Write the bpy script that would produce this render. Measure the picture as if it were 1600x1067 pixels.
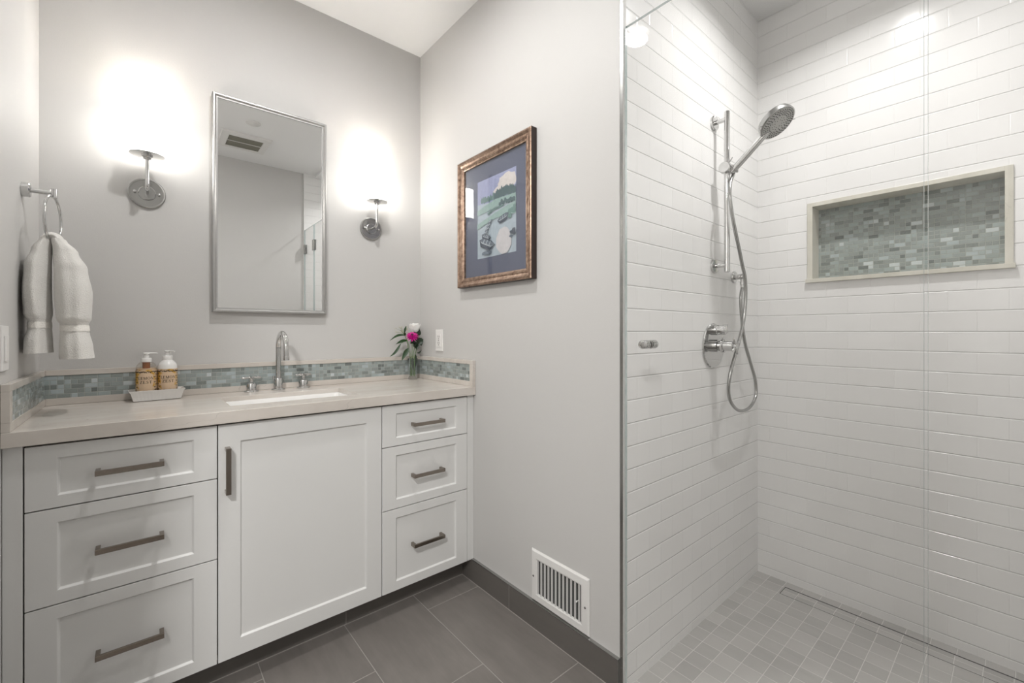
import bpy, bmesh, math, random
from mathutils import Vector, Matrix
random.seed(7)
for o in list(bpy.data.objects): bpy.data.objects.remove(o)
SC = bpy.context.scene
COL = SC.collection
PI = math.pi

# ------------------------------------------------------------------ camera, world, exposure
cam = bpy.data.objects.new('camera', bpy.data.cameras.new('camera')); COL.objects.link(cam)
cam.data.sensor_width = 36.0
cam.data.lens = 36.0 * 677.0 / 1600.0
cam.data.shift_y = -(533.5 - 519.0) / 1600.0
cam.data.clip_start = 0.02
cam.location = (0, 0, 1.18)
cam.rotation_euler = (PI / 2, 0, -math.radians(40.35))
SC.camera = cam
W = bpy.data.worlds.new('world'); SC.world = W; W.use_nodes = True
W.node_tree.nodes['Background'].inputs[0].default_value = (0.9, 0.95, 1.0, 1)
W.node_tree.nodes['Background'].inputs[1].default_value = 0.3
SC.view_settings.view_transform = 'Standard'
SC.view_settings.look = 'None'
SC.view_settings.gamma = 1.0
SC.view_settings.use_curve_mapping = False
SC.view_settings.exposure = 0.60

def lamp(name, kind, loc, energy, color=(1, 1, 1), size=0.1, rot=(0, 0, 0), shape='DISK', spread=None):
    d = bpy.data.lights.new(name, kind); d.energy = energy; d.color = color
    if kind == 'AREA':
        d.shape = shape; d.size = size
        if spread: d.spread = spread
    else: d.shadow_soft_size = size
    o = bpy.data.objects.new(name, d); o.location = loc; o.rotation_euler = rot
    COL.objects.link(o); return o
P_SHOWER, P_HALL, P_VANITY, P_SCONCE, E_SHADE = 5.6, 42.0, 8.6, 2.5, 9.5
lamp('shower_downlight_lamp', 'AREA', (1.73, 0.35, 2.688), P_SHOWER, (1, .99, .98), 0.07, spread=math.radians(145))
lamp('vanity_downlight_lamp', 'AREA', (.46, 1.30, 2.700), P_VANITY, (1, .988, .975), 0.11)
lamp('hall_fill', 'AREA', (-0.90, -0.45, 2.66), P_HALL, (1, .99, .98), 0.34)  # fill light added out of view to brighten the room

# ------------------------------------------------------------------ room numbers (metres)
XL, XP, YW, ZC = -0.2778, 1.1962, 2.2125, 2.74     # left wall, picture wall, vanity wall, ceiling
YS, XN, ZS = 0.8455, 2.3125, 2.715                 # shower bar wall, niche wall, shower ceiling
YF, YE = -0.20, -0.18                              # wall behind the camera, shower end wall
XH, YH = -1.60, 0.90                               # hall extents
ZT = 0.923                                         # worktop

# ------------------------------------------------------------------ materials
MATS = {}
def new_mat(name):
    m = bpy.data.materials.new(name); m.use_nodes = True
    nt = m.node_tree; b = nt.nodes['Principled BSDF']; MATS[name] = m
    return m, nt, b
def setp(b, **k):
    for n, v in k.items():
        n = n.replace('_', ' ')
        if n in b.inputs: b.inputs[n].default_value = v
def N(nt, t, **k):
    n = nt.nodes.new(t)
    for a, v in k.items(): setattr(n, a, v)
    return n
def L(nt, a, b): nt.links.new(a, b)
def math_n(nt, op, a, b=None, c=None):
    n = N(nt, 'ShaderNodeMath', operation=op)
    for i, v in enumerate((a, b, c)):
        if v is None: continue
        if isinstance(v, (int, float)): n.inputs[i].default_value = v
        else: L(nt, v, n.inputs[i])
    return n.outputs[0]
def ramp(nt, fac, stops, interp='LINEAR'):
    r = N(nt, 'ShaderNodeValToRGB'); r.color_ramp.interpolation = interp
    el = r.color_ramp.elements
    while len(el) > 1: el.remove(el[-1])
    el[0].position = stops[0][0]; el[0].color = (*stops[0][1], 1)
    for p, c in stops[1:]:
        e = el.new(p); e.color = (*c, 1)
    L(nt, fac, r.inputs[0]); return r.outputs[0]
def mixc(nt, f, a, b):
    n = N(nt, 'ShaderNodeMix', data_type='RGBA')
    if isinstance(f, (int, float)): n.inputs[0].default_value = f
    else: L(nt, f, n.inputs[0])
    for v, s in ((a, n.inputs[6]), (b, n.inputs[7])):
        if isinstance(v, tuple): s.default_value = (*v[:3], 1)
        else: L(nt, v, s)
    return n.outputs[2]
def bump(nt, b, h, dist, strength=1.0):
    n = N(nt, 'ShaderNodeBump'); n.inputs['Distance'].default_value = dist; n.inputs['Strength'].default_value = strength
    L(nt, h, n.inputs['Height']); L(nt, n.outputs[0], b.inputs['Normal'])
def noise(nt, scale, detail=3, rough=.5, vec=None):
    n = N(nt, 'ShaderNodeTexNoise'); n.inputs['Scale'].default_value = scale
    n.inputs['Detail'].default_value = detail; n.inputs['Roughness'].default_value = rough
    if vec is None:
        tc = N(nt, 'ShaderNodeTexCoord'); vec = tc.outputs['Object']
    L(nt, vec, n.inputs['Vector']); return n.outputs[0]
def sr(r, g, b):
    f = lambda c: (c / 255 / 12.92) if c / 255 <= .04045 else ((c / 255 + .055) / 1.055) ** 2.4
    return (f(r), f(g), f(b))

def simple(name, col, rough=.5, metal=0, nscale=0, namp=.06, bscale=0, bdist=.0003, **k):
    m, nt, b = new_mat(name); setp(b, Roughness=rough, Metallic=metal, **k)
    if nscale:
        f = noise(nt, nscale)
        L(nt, mixc(nt, f, tuple(c * (1 - namp) for c in col), tuple(min(1, c * (1 + namp)) for c in col)), b.inputs['Base Color'])
    else: b.inputs['Base Color'].default_value = (*col, 1)
    if bscale: bump(nt, b, noise(nt, bscale, 4), bdist)
    return m

simple('wall_paint', (.575, .566, .552), .55, nscale=3, namp=.012, bscale=260, bdist=.00025)
simple('ceiling_paint', (.83, .828, .82), .7, nscale=3, namp=.01, bscale=200, bdist=.0003)
simple('cabinet_paint', (.73, .727, .712), .38, nscale=5, namp=.01, bscale=90, bdist=.00008)
simple('gap_shade', sr(60, 42, 30), .7, nscale=30)  # dark brown standing in for the shade in the cabinet gaps
simple('chrome', (.64, .64, .635), .07, 1, nscale=2, namp=.01)
simple('chrome_satin', (.43, .43, .42), .24, 1, nscale=40, namp=.04)
simple('nickel', sr(150, 141, 132), .14, 1, nscale=8, namp=.05)
simple('mirror_silver', (.93, .935, .93), .0, 1, nscale=1, namp=.002)
simple('mirror_frame_metal', (.43, .425, .415), .46, 1, nscale=40, namp=.05)
simple('white_plastic', (.82, .81, .79), .3, nscale=9, namp=.01)
simple('white_ceramic', (.84, .83, .81), .12, nscale=9, namp=.01)
simple('dark_plastic', (.018, .017, .016), .4, nscale=9)
simple('vent_white', (.74, .73, .71), .4, nscale=30, namp=.02)
simple('vent_hole', (.05, .05, .048), .8, nscale=20)
simple('fan_grille', sr(120, 118, 105), .6, nscale=200, namp=.2)
simple('stem_green', sr(96, 130, 70), .5, nscale=30, namp=.2)
simple('leaf_green', sr(30, 62, 26), .42, nscale=50, namp=.35)
simple('leaf_dark', sr(22, 44, 22), .42, nscale=50, namp=.35)
simple('rose_white', sr(240, 238, 234), .55, nscale=30, namp=.02, Subsurface_Weight=.1)
simple('zinnia_pink', sr(205, 10, 140), .5, nscale=90, namp=.25)
simple('zinnia_center', sr(70, 8, 45), .7, nscale=90, namp=.3)
simple('print_black', sr(34, 26, 20), .5, nscale=20)
simple('grout_grey', sr(158, 154, 148), .8, nscale=40, namp=.03)
simple('grout_white', (.72, .71, .69), .8, nscale=40, namp=.03)

def emit(name, col, s):
    m, nt, b = new_mat(name); setp(b, Base_Color=(*col, 1), Roughness=.6, Emission_Color=(*col, 1), Emission_Strength=s)
    return m
emit('shade_glow', (1, .975, .93), E_SHADE)
emit('lens_glow', (1, .985, .97), 5)
emit('hall_fill_glow', (1, .98, .95), 8)  # glow for the body of the added hall fill

# thin clear glass: angle dependent reflection over plain transmission
def clear(name, tint=(.985, .99, .987), ior=1.5, rough=.0):
    m, nt, b = new_mat(name); nt.nodes.remove(b)
    out = nt.nodes['Material Output']
    t = N(nt, 'ShaderNodeBsdfTransparent'); t.inputs[0].default_value = (*tint, 1)
    g = N(nt, 'ShaderNodeBsdfGlossy'); g.inputs['Roughness'].default_value = rough
    lw = N(nt, 'ShaderNodeLayerWeight'); lw.inputs[0].default_value = .5      # facing term, the same from both sides
    f0 = ((ior - 1) / (ior + 1)) ** 2
    fz = math_n(nt, 'ADD', math_n(nt, 'MULTIPLY', math_n(nt, 'POWER', lw.outputs['Facing'], 5.0), 1 - f0), f0)
    mx = N(nt, 'ShaderNodeMixShader'); L(nt, fz, mx.inputs[0]); L(nt, t.outputs[0], mx.inputs[1]); L(nt, g.outputs[0], mx.inputs[2])
    L(nt, mx.outputs[0], out.inputs[0]); return m
clear('pane_glass', (.995, .994, .991), 1.33)
clear('picture_glass', (.97, .97, .97), 1.62)
clear('bottle_glass', (.93, .91, .88), 1.4)
m, nt, b = new_mat('vase_glass'); setp(b, Base_Color=(.96, .98, .97, 1), Roughness=0, IOR=1.42, Transmission_Weight=1.0)
m, nt, b = new_mat('glass_edge'); setp(b, Base_Color=(*sr(150, 168, 166), 1), Roughness=.15, IOR=1.5, Transmission_Weight=.35)
L(nt, mixc(nt, noise(nt, 30), sr(186, 202, 200), sr(160, 182, 182)), b.inputs['Base Color'])

# running bond helper: u along the tile, v across; returns row/column randoms, grout mask, edge height
def tiles(nt, uax, vax, u0, v0, w, h, off, grout, soft, split=0.0, vj=1.0):
    tc = N(nt, 'ShaderNodeTexCoord'); sp = N(nt, 'ShaderNodeSeparateXYZ'); L(nt, tc.outputs['Object'], sp.inputs[0])
    ax = dict(x=0, y=1, z=2)
    if uax == 'xy': U = math_n(nt, 'ADD', sp.outputs[0], sp.outputs[1])
    else: U = sp.outputs[ax[uax]]
    V = sp.outputs[ax[vax]]
    v = math_n(nt, 'DIVIDE', math_n(nt, 'SUBTRACT', V, v0), h)
    row = math_n(nt, 'FLOOR', v)
    u = math_n(nt, 'ADD', math_n(nt, 'DIVIDE', math_n(nt, 'SUBTRACT', U, u0), w), math_n(nt, 'MULTIPLY', row, off))
    col = math_n(nt, 'FLOOR', u)
    def rnd(a, bb, seed):
        cx = N(nt, 'ShaderNodeCombineXYZ'); L(nt, a, cx.inputs[0]); L(nt, bb, cx.inputs[1]); cx.inputs[2].default_value = seed
        wn = N(nt, 'ShaderNodeTexWhiteNoise', noise_dimensions='3D'); L(nt, cx.outputs[0], wn.inputs[0]); return wn.outputs[0]
    fu = math_n(nt, 'FRACT', u); fv = math_n(nt, 'FRACT', v)
    width = w
    if split:
        isn = math_n(nt, 'LESS_THAN', rnd(row, col, 3.3), split)          # some tiles are two half tiles
        k = math_n(nt, 'ADD', isn, 1.0)
        sub = math_n(nt, 'FLOOR', math_n(nt, 'MULTIPLY', fu, k))
        fu2 = math_n(nt, 'FRACT', math_n(nt, 'MULTIPLY', fu, k))
        col = math_n(nt, 'ADD', math_n(nt, 'MULTIPLY', col, 2.0), sub)
        eu = math_n(nt, 'DIVIDE', math_n(nt, 'MULTIPLY', math_n(nt, 'MINIMUM', fu2, math_n(nt, 'SUBTRACT', 1.0, fu2)), w), k)
    else:
        eu = math_n(nt, 'MULTIPLY', math_n(nt, 'MINIMUM', fu, math_n(nt, 'SUBTRACT', 1.0, fu)), w)
    ev = math_n(nt, 'MULTIPLY', math_n(nt, 'MINIMUM', fv, math_n(nt, 'SUBTRACT', 1.0, fv)), h)
    e = math_n(nt, 'MINIMUM', eu, ev)
    mr = N(nt, 'ShaderNodeMapRange', interpolation_type='SMOOTHSTEP'); L(nt, e, mr.inputs[0])
    mr.inputs[1].default_value = grout / 2; mr.inputs[2].default_value = grout / 2 + soft
    mask = math_n(nt, 'LESS_THAN', e, grout / 2); hout = mr.outputs[0]
    if vj != 1.0:                                                        # tight vertical joints: shallow and hardly coloured
        L(nt, ev, mr.inputs[0]); mask = math_n(nt, 'LESS_THAN', ev, grout / 2)
        m2 = N(nt, 'ShaderNodeMapRange', interpolation_type='SMOOTHSTEP'); L(nt, eu, m2.inputs[0])
        m2.inputs[1].default_value = grout / 4; m2.inputs[2].default_value = grout / 4 + soft
        hout = math_n(nt, 'MULTIPLY', hout, math_n(nt, 'ADD', math_n(nt, 'MULTIPLY', m2.outputs[0], vj), 1 - vj))
    return rnd(row, col, 0.5), rnd(row, col, 9.1), mask, hout, sp

def subway(name, uax, u0):
    m, nt, b = new_mat(name)
    r, r2, mask, hgt, sp = tiles(nt, uax, 'z', u0, 0.034, .153, .0765, .5, .0018, .0022, 0.0, .28)
    c = mixc(nt, r, (.805, .798, .786), (.83, .825, .814))
    L(nt, mixc(nt, mask, c, (.765, .762, .75)), b.inputs['Base Color'])
    setp(b, Roughness=.16, IOR=1.45)
    L(nt, math_n(nt, 'ADD', math_n(nt, 'MULTIPLY', mask, .5), .15), b.inputs['Roughness'])
    w = math_n(nt, 'MULTIPLY', noise(nt, 9, 1), .10)                    # the slight waviness of glazed tile
    bump(nt, b, math_n(nt, 'ADD', hgt, w), .0017)
    return m
subway('subway_bar_wall', 'x', 1.2735 + .0)
subway('subway_niche_wall', 'y', .0281)

def mosaic(name, uax, u0, v0, tint=(1, 1, 1)):
    m, nt, b = new_mat(name)
    r, r2, mask, hgt, sp = tiles(nt, uax, 'z', u0, v0, .0345, .01625, .5, .0019, .0008, .38)
    T = lambda c: tuple(x * y for x, y in zip(sr(*c), tint))
    c = ramp(nt, r, [(0, T((84, 88, 84))), (.04, T((112, 117, 111))), (.13, T((132, 138, 132))), (.42, T((146, 154, 150))), (.72, T((156, 166, 164))), (.87, T((176, 186, 187))), (.955, T((206, 213, 213)))], 'CONSTANT')
    tc = N(nt, 'ShaderNodeTexCoord'); mp = N(nt, 'ShaderNodeMapping'); L(nt, tc.outputs['Object'], mp.inputs[0]); mp.inputs['Scale'].default_value = (1, 1, 3.5)
    st = noise(nt, 130, 3, .6, mp.outputs[0])
    c = mixc(nt, math_n(nt, 'MULTIPLY', st, .45), c, T((172, 184, 182)))
    c = mixc(nt, math_n(nt, 'MULTIPLY', noise(nt, 70, 2), .18), c, T((100, 107, 100)))
    L(nt, mixc(nt, mask, c, T((164, 168, 162))), b.inputs['Base Color'])
    L(nt, math_n(nt, 'ADD', math_n(nt, 'MULTIPLY', r2, .3), .12), b.inputs['Roughness'])
    bump(nt, b, hgt, .0006)
    return m
mosaic('mosaic_niche', 'y', 0.02, 1.426)
mosaic('mosaic_splash', 'xy', 0.0, 0.9495, (1.02, 1.02, 1.05))

def stone(name, base, hi, lo, rough=.22):
    m, nt, b = new_mat(name)
    tc = N(nt, 'ShaderNodeTexCoord'); mp = N(nt, 'ShaderNodeMapping'); L(nt, tc.outputs['Object'], mp.inputs[0]); mp.inputs['Rotation'].default_value = (0, 0, .5); mp.inputs['Scale'].default_value = (1, 3.2, 2)
    n1 = noise(nt, 3.2, 6, .6, mp.outputs[0]); n2 = noise(nt, 60, 3)
    c = ramp(nt, n1, [(.3, lo), (.5, base), (.72, hi)])
    c = mixc(nt, math_n(nt, 'MULTIPLY', n2, .12), c, hi)
    wv = noise(nt, 2.1, 4, .62, mp.outputs[0])
    v = math_n(nt, 'LESS_THAN', math_n(nt, 'ABSOLUTE', math_n(nt, 'SUBTRACT', wv, .56)), .0025)
    c = mixc(nt, math_n(nt, 'MULTIPLY', v, .22), c, sr(140, 138, 128))
    L(nt, c, b.inputs['Base Color']); setp(b, Roughness=rough); return m
stone('worktop_stone', sr(205, 198, 190), sr(214, 208, 202), sr(196, 188, 180), .2)
stone('niche_stone', sr(205, 202, 190), sr(216, 213, 203), sr(192, 189, 176), .3)

def floor_tile(name, uax, vax, u0, v0, w, h, off, cols, grout_col, grout, streak, stretch):
    m, nt, b = new_mat(name)
    r, r2, mask, hgt, sp = tiles(nt, uax, vax, u0, v0, w, h, off, grout, .001)
    tc = N(nt, 'ShaderNodeTexCoord'); mp = N(nt, 'ShaderNodeMapping'); L(nt, tc.outputs['Object'], mp.inputs[0]); mp.inputs['Scale'].default_value = stretch
    c = mixc(nt, r, cols[0], cols[1])
    c = mixc(nt, math_n(nt, 'MULTIPLY', noise(nt, 22, 5, .65, mp.outputs[0]), streak), c, cols[2])
    c = mixc(nt, math_n(nt, 'MULTIPLY', noise(nt, 5, 3), streak * .6), c, cols[3])
    L(nt, mixc(nt, mask, c, grout_col), b.inputs['Base Color'])
    setp(b, Roughness=.42); bump(nt, b, hgt, .0006); return m
DK = (sr(104, 100, 96), sr(112, 108, 104), sr(150, 144, 139), sr(78, 73, 69))
floor_tile('floor_tile', 'y', 'x', 1.673, .0052, .6096, .305, .3535, DK, sr(158, 154, 148), .003, .85, (1, .16, 1))
floor_tile('base_tile', 'y', 'z', 1.4145, -.2, .6096, .5, 0, (sr(96, 93, 89), sr(100, 96, 92), sr(120, 115, 110), sr(78, 74, 71)), sr(140, 136, 130), .003, .5, (1, .2, 1))
floor_tile('kick_tile', 'x', 'z', .6229, -.2, .6096, .5, 0, (sr(96, 93, 89), sr(100, 96, 92), sr(120, 115, 110), sr(78, 74, 71)), sr(140, 136, 130), .003, .5, (.2, 1, 1))
floor_tile('shower_floor_tile', 'x', 'y', 2.2587, .0141, .0705, .0705, 0, (sr(160, 158, 155), sr(184, 182, 179), sr(208, 206, 203), sr(138, 136, 132)), sr(212, 210, 206), .0022, .55, (1, .22, 1))

# towel, bronze frame, print surfaces
m, nt, b = new_mat('terry'); setp(b, Roughness=.95, Sheen_Weight=.4)
L(nt, mixc(nt, noise(nt, 35, 3), sr(238, 235, 229), sr(248, 246, 241)), b.inputs['Base Color'])
bump(nt, b, noise(nt, 300, 3, .7), .0045)
m, nt, b = new_mat('terry_band'); setp(b, Roughness=.8)
tc = N(nt, 'ShaderNodeTexCoord'); vo = N(nt, 'ShaderNodeTexVoronoi'); vo.inputs['Scale'].default_value = 260; L(nt, tc.outputs['Object'], vo.inputs[0])
b.inputs['Base Color'].default_value = (*sr(242, 239, 233), 1); bump(nt, b, vo.outputs[0], .001)
m, nt, b = new_mat('frame_bronze'); setp(b, Metallic=.75, Roughness=.33)
n1 = noise(nt, 45, 5, .7)
L(nt, ramp(nt, n1, [(.30, sr(74, 56, 46)), (.42, sr(132, 108, 92)), (.6, sr(168, 144, 126)), (.8, sr(196, 176, 158))]), b.inputs['Base Color']); bump(nt, b, n1, .0006)
simple('frame_side_dark', sr(46, 30, 24), .4, nscale=40, namp=.3)
simple('mat_board', sr(92, 98, 118), .8, nscale=200, namp=.05)
PRC = dict(sky=(158, 164, 196), cloud=(214, 208, 204), water=(172, 186, 196), warm=(206, 204, 206), hill=(150, 176, 172), bank=(104, 132, 130), trees=(84, 106, 110), boat=(104, 116, 128), boatdark=(70, 80, 94), boatlight=(172, 182, 188), reed=(110, 142, 136))
for k, v in PRC.items():
    simple('print_' + k, sr(*v), .75, nscale=60, namp=.14)
m, nt, b = new_mat('soap_label'); setp(b, Roughness=.5)
n1 = noise(nt, 46, 2)
L(nt, ramp(nt, n1, [(.44, sr(216, 190, 160)), (.5, sr(214, 176, 112)), (.58, sr(206, 158, 62))]), b.inputs['Base Color'])
m, nt, b = new_mat('soap_label_plain'); setp(b, Roughness=.5)
L(nt, mixc(nt, noise(nt, 80, 2), sr(212, 184, 154), sr(220, 194, 164)), b.inputs['Base Color'])
simple('soap_tube', sr(150, 96, 62), .4, nscale=50)
simple('bottle_white', (.80, .79, .77), .25, nscale=9, namp=.01)

# ------------------------------------------------------------------ mesh helpers
class MB:
    def __init__(s): s.v = []; s.f = []; s.m = []; s.cur = 0
    def mat(s, i): s.cur = i; return s
    def add(s, vs, fs):
        k = len(s.v); s.v += [tuple(p) for p in vs]
        for f in fs: s.f.append([k + i for i in f]); s.m.append(s.cur)
        return s
    def box(s, x0, x1, y0, y1, z0, z1):
        x0, x1 = min(x0, x1), max(x0, x1); y0, y1 = min(y0, y1), max(y0, y1); z0, z1 = min(z0, z1), max(z0, z1)
        return s.add([(x0, y0, z0), (x1, y0, z0), (x1, y1, z0), (x0, y1, z0), (x0, y0, z1), (x1, y0, z1), (x1, y1, z1), (x0, y1, z1)],
                     [(0, 3, 2, 1), (4, 5, 6, 7), (0, 1, 5, 4), (1, 2, 6, 5), (2, 3, 7, 6), (3, 0, 4, 7)])
    def lathe(s, prof, origin=(0, 0, 0), axis=(0, 0, 1), n=32, cap=True):
        # prof: (radius, height) pairs along the axis
        a = Vector(axis).normalized(); t = Vector((1, 0, 0)) if abs(a.x) < .9 else Vector((0, 1, 0))
        p = a.cross(t).normalized(); q = a.cross(p); O = Vector(origin)
        vs = []; fs = []
        for r, h in prof:
            for i in range(n):
                an = 2 * PI * i / n; vs.append(O + a * h + (p * math.cos(an) + q * math.sin(an)) * max(r, 1e-5))
        for j in range(len(prof) - 1):
            for i in range(n):
                k = (i + 1) % n; fs.append((j * n + i, j * n + k, (j + 1) * n + k, (j + 1) * n + i))
        if cap:
            fs.append(tuple(range(n - 1, -1, -1))); fs.append(tuple((len(prof) - 1) * n + i for i in range(n)))
        return s.add(vs, fs)
    def tube(s, pts, r, n=16, cap=True, closed=False):
        P = [Vector(p) for p in pts]; R = r if isinstance(r, (list, tuple)) else [r] * len(P)
        vs = []; fs = []; up = None; M = len(P)
        for j in range(M):
            if closed: d = P[(j + 1) % M] - P[j - 1]
            else: d = P[min(j + 1, M - 1)] - P[max(j - 1, 0)]
            d.normalize()
            if up is None:
                up = Vector((0, 0, 1)) if abs(d.z) < .9 else Vector((1, 0, 0))
            up = (up - d * up.dot(d)).normalized(); q = d.cross(up)
            for i in range(n):
                an = 2 * PI * i / n; vs.append(P[j] + (up * math.cos(an) + q * math.sin(an)) * R[j])
        for j in range(M if closed else M - 1):
            for i in range(n):
                k = (i + 1) % n; j2 = (j + 1) % M; fs.append((j * n + i, j * n + k, j2 * n + k, j2 * n + i))
        if cap and not closed:
            fs.append(tuple(range(n - 1, -1, -1))); fs.append(tuple((M - 1) * n + i for i in range(n)))
        return s.add(vs, fs)
    def prism(s, poly, d):        # planar polygon (3D points) extruded by vector d
        n = len(poly); d = Vector(d); vs = [Vector(p) for p in poly] + [Vector(p) + d for p in poly]
        fs = [tuple(range(n - 1, -1, -1)), tuple(range(n, 2 * n))] + [(i, (i + 1) % n, n + (i + 1) % n, n + i) for i in range(n)]
        return s.add(vs, fs)
    def ring_frame(s, prof, rect, place):
        # mitred frame: prof list of (inset, height); rect (a0,a1,b0,b1); place(a,b,h)->xyz
        a0, a1, b0, b1 = rect; vs = []; fs = []; n = len(prof)
        for (ca, cb, sa, sb) in ((a0, b0, 1, 1), (a1, b0, -1, 1), (a1, b1, -1, -1), (a0, b1, 1, -1)):
            for ins, h in prof: vs.append(place(ca + sa * ins, cb + sb * ins, h))
        for c in range(4):
            for i in range(n):
                k = (i + 1) % n; fs.append((c * n + i, c * n + k, ((c + 1) % 4) * n + k, ((c + 1) % 4) * n + i))
        return s.add(vs, fs)

def finish(name, mb, mats, parent=None, bevel=0, smooth=None, recalc=True, sub=0):
    if not isinstance(mats, (list, tuple)): mats = [mats]
    me = bpy.data.meshes.new(name)
    off = Vector(parent.matrix_world.translation) if parent is not None else Vector((0, 0, 0))
    if parent is not None: off = world_loc(parent)
    me.from_pydata([tuple(Vector(v) - off) for v in mb.v], [], mb.f)
    for m in mats: me.materials.append(MATS[m])
    for p, i in zip(me.polygons, mb.m): p.material_index = i
    if recalc:
        bm = bmesh.new(); bm.from_mesh(me); bmesh.ops.recalc_face_normals(bm, faces=bm.faces); bm.to_mesh(me); bm.free()
    if smooth is not None:
        me.shade_smooth(); me.set_sharp_from_angle(angle=math.radians(smooth))
    o = bpy.data.objects.new(name, me); COL.objects.link(o)
    if parent is not None: o.parent = parent
    if bevel:
        md = o.modifiers.new('bevel', 'BEVEL'); md.width = bevel; md.segments = 2; md.limit_method = 'ANGLE'; md.angle_limit = math.radians(40)
    if sub:
        md = o.modifiers.new('sub', 'SUBSURF'); md.levels = sub; md.render_levels = sub
    return o
def world_loc(o):
    v = Vector(o.location)
    while o.parent: o = o.parent; v += Vector(o.location)
    return v
def tag(o, label, cat, group=None, kind=None):
    o['label'] = label; o['category'] = cat
    if group: o['group'] = group
    if kind: o['kind'] = kind
    return o
def thing(name, loc, label, cat, group=None):
    o = bpy.data.objects.new(name, None); o.location = loc; o.empty_display_size = .05; COL.objects.link(o)
    return tag(o, label, cat, group)
def struct(name, mb, mats, **k):
    o = finish(name, mb, mats, **k); o['kind'] = 'structure'; return o
def copy_tree(o, parent=None):
    c = o.copy(); COL.objects.link(c)
    if parent is not None: c.parent = parent
    for ch in [x for x in bpy.data.objects if x.parent == o]: copy_tree(ch, c)
    return c

# ------------------------------------------------------------------ the room
struct('floor', MB().box(XH, XP + .006, -1.3, YW + .1, -.1, 0), 'floor_tile')
struct('floor', MB().box(XP + .006, XN + .12, YE - .12, YS + .014, -.1, 0), 'shower_floor_tile')
struct('ceiling', MB().box(XH - .1, XP + .1, -1.3, YW + .1, ZC, ZC + .1), 'ceiling_paint')
struct('ceiling', MB().box(XP + .1, XN + .12, YE - .12, YS + .0145, ZS, ZC + .1), 'ceiling_paint')
struct('wall_back', MB().box(XL - .1, XP + .1, YW, YW + .1, 0, ZC), 'wall_paint')
struct('wall_left', MB().box(XL - .1, XL, YH, YW, 0, ZC), 'wall_paint')
struct('wall_right', MB().box(XP, XP + .1, YS + .0145, YW, 0, ZC), 'wall_paint')
struct('wall_front', MB().box(-.36, XP, YF - .1, YF, 0, ZC), 'wall_paint')
struct('wall_hall_front', MB().box(XH, -.26, -1.3, -1.2, 0, ZC), 'wall_paint')
struct('wall_hall_right', MB().box(-.36, -.26, -1.2, YF - .1, 0, ZC), 'wall_paint')
struct('wall_hall_back', MB().box(XH, XL - .1, YH, YH + .1, 0, ZC), 'wall_paint')
struct('wall_hall_left', MB().box(XH - .1, XH, -1.3, YH + .1, 0, ZC), 'wall_paint')
struct('wall_shower_back', MB().box(XP + .0023, XN + .1, YS, YS + .0145, 0, ZC), 'subway_bar_wall')
struct('wall_shower_front', MB().box(XP, XN + .1, YE - .12, YE, 0, ZC), 'subway_bar_wall')
NY0, NY1, NZ0, NZ1, ND = .0393, .6144, 1.4215, 1.7475, .09          # niche opening
w = MB()
w.box(XN, XN + ND, YE, NY0 - .012, 0, ZC).box(XN, XN + ND, NY1 + .012, YS, 0, ZC)
w.box(XN, XN + ND, NY0 - .012, NY1 + .012, 0, NZ0 - .012).box(XN, XN + ND, NY0 - .012, NY1 + .012, NZ1 + .012, ZC)
w.box(XN + ND + .006, XN + ND + .04, YE, YS, 0, ZC)
struct('wall_shower_right', w, 'subway_niche_wall')
struct('baseboard_right', MB().box(XP - .012, XP, YS + .0135, 1.769, 0, .1035), 'base_tile')
t1 = MB().box(XP - .0135, XP, YS + .0135, 1.769, .1035, .106).box(XP - .0135, XP, YS + .0115, YS + .0135, 0, .106)
struct('trim_1', t1, 'chrome_satin')
struct('baseboard_vanity', MB().box(XL, XP - .012, 1.7691, 1.781, 0, .1035), 'kick_tile')
struct('trim_2', MB().box(XP - .0015, XP + .0023, YS + .0005, YS + .0115, 0, ZC), 'chrome_satin')     # metal edge strip of the tiled corner
struct('trim_3', MB().box(XP - .001, XP + .0135, YS - .0015, YS - .0002, 0, ZC), 'grout_white')

struct('trim_4', MB().box(XP - .0145, XP - .012, YS + .0135, 1.7691, -.001, .0012).box(XL, XP - .012, 1.7666, 1.7691, -.001, .0012), 'grout_grey')

# ------------------------------------------------------------------ vanity cabinet
cab = thing('vanity_cabinet', (.46, 1.95, .1035), 'white shaker vanity cabinet with six drawers and one door under the stone worktop', 'cabinet')
c = MB()
c.box(XL + .001, XL + .019, 1.712, YW - .002, .1035, .882).box(XP - .019, XP - .001, 1.712, YW - .002, .1035, .882)
c.box(XL + .019, XP - .019, 1.712, YW - .002, .1035, .12).box(XL + .019, XP - .019, YW - .012, YW - .002, .12, .882)
c.box(.173, .191, 1.712, YW - .012, .12, .79).box(.730, .748, 1.712, YW - .012, .12, .79)
finish('carcass', c, 'cabinet_paint', cab)
c = MB()
for a, b_ in ((-.25, -.226), (.170, .194), (.727, .751), (1.147, 1.171)): c.box(a, b_, 1.7105, 1.7119, .12, .882)
for x0, x1 in ((-.226, .17), (.751, 1.147)):
    for z in (.433, .692, .866): c.box(x0, x1, 1.7105, 1.7119, z, z + .02)
c.box(.194, .727, 1.7105, 1.7119, .86, .882)
finish('gap_shade_frame', c, 'gap_shade', cab)  # frame strips coloured dark to give the shade between the fronts
for x0, x1 in ((XL + .001, -.2415), (1.1610, XP - .001)):
    f = finish('filler_stile', MB().box(x0, x1, 1.690, 1.7118, .1035, .8826), 'cabinet_paint', cab, bevel=.0008)
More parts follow.
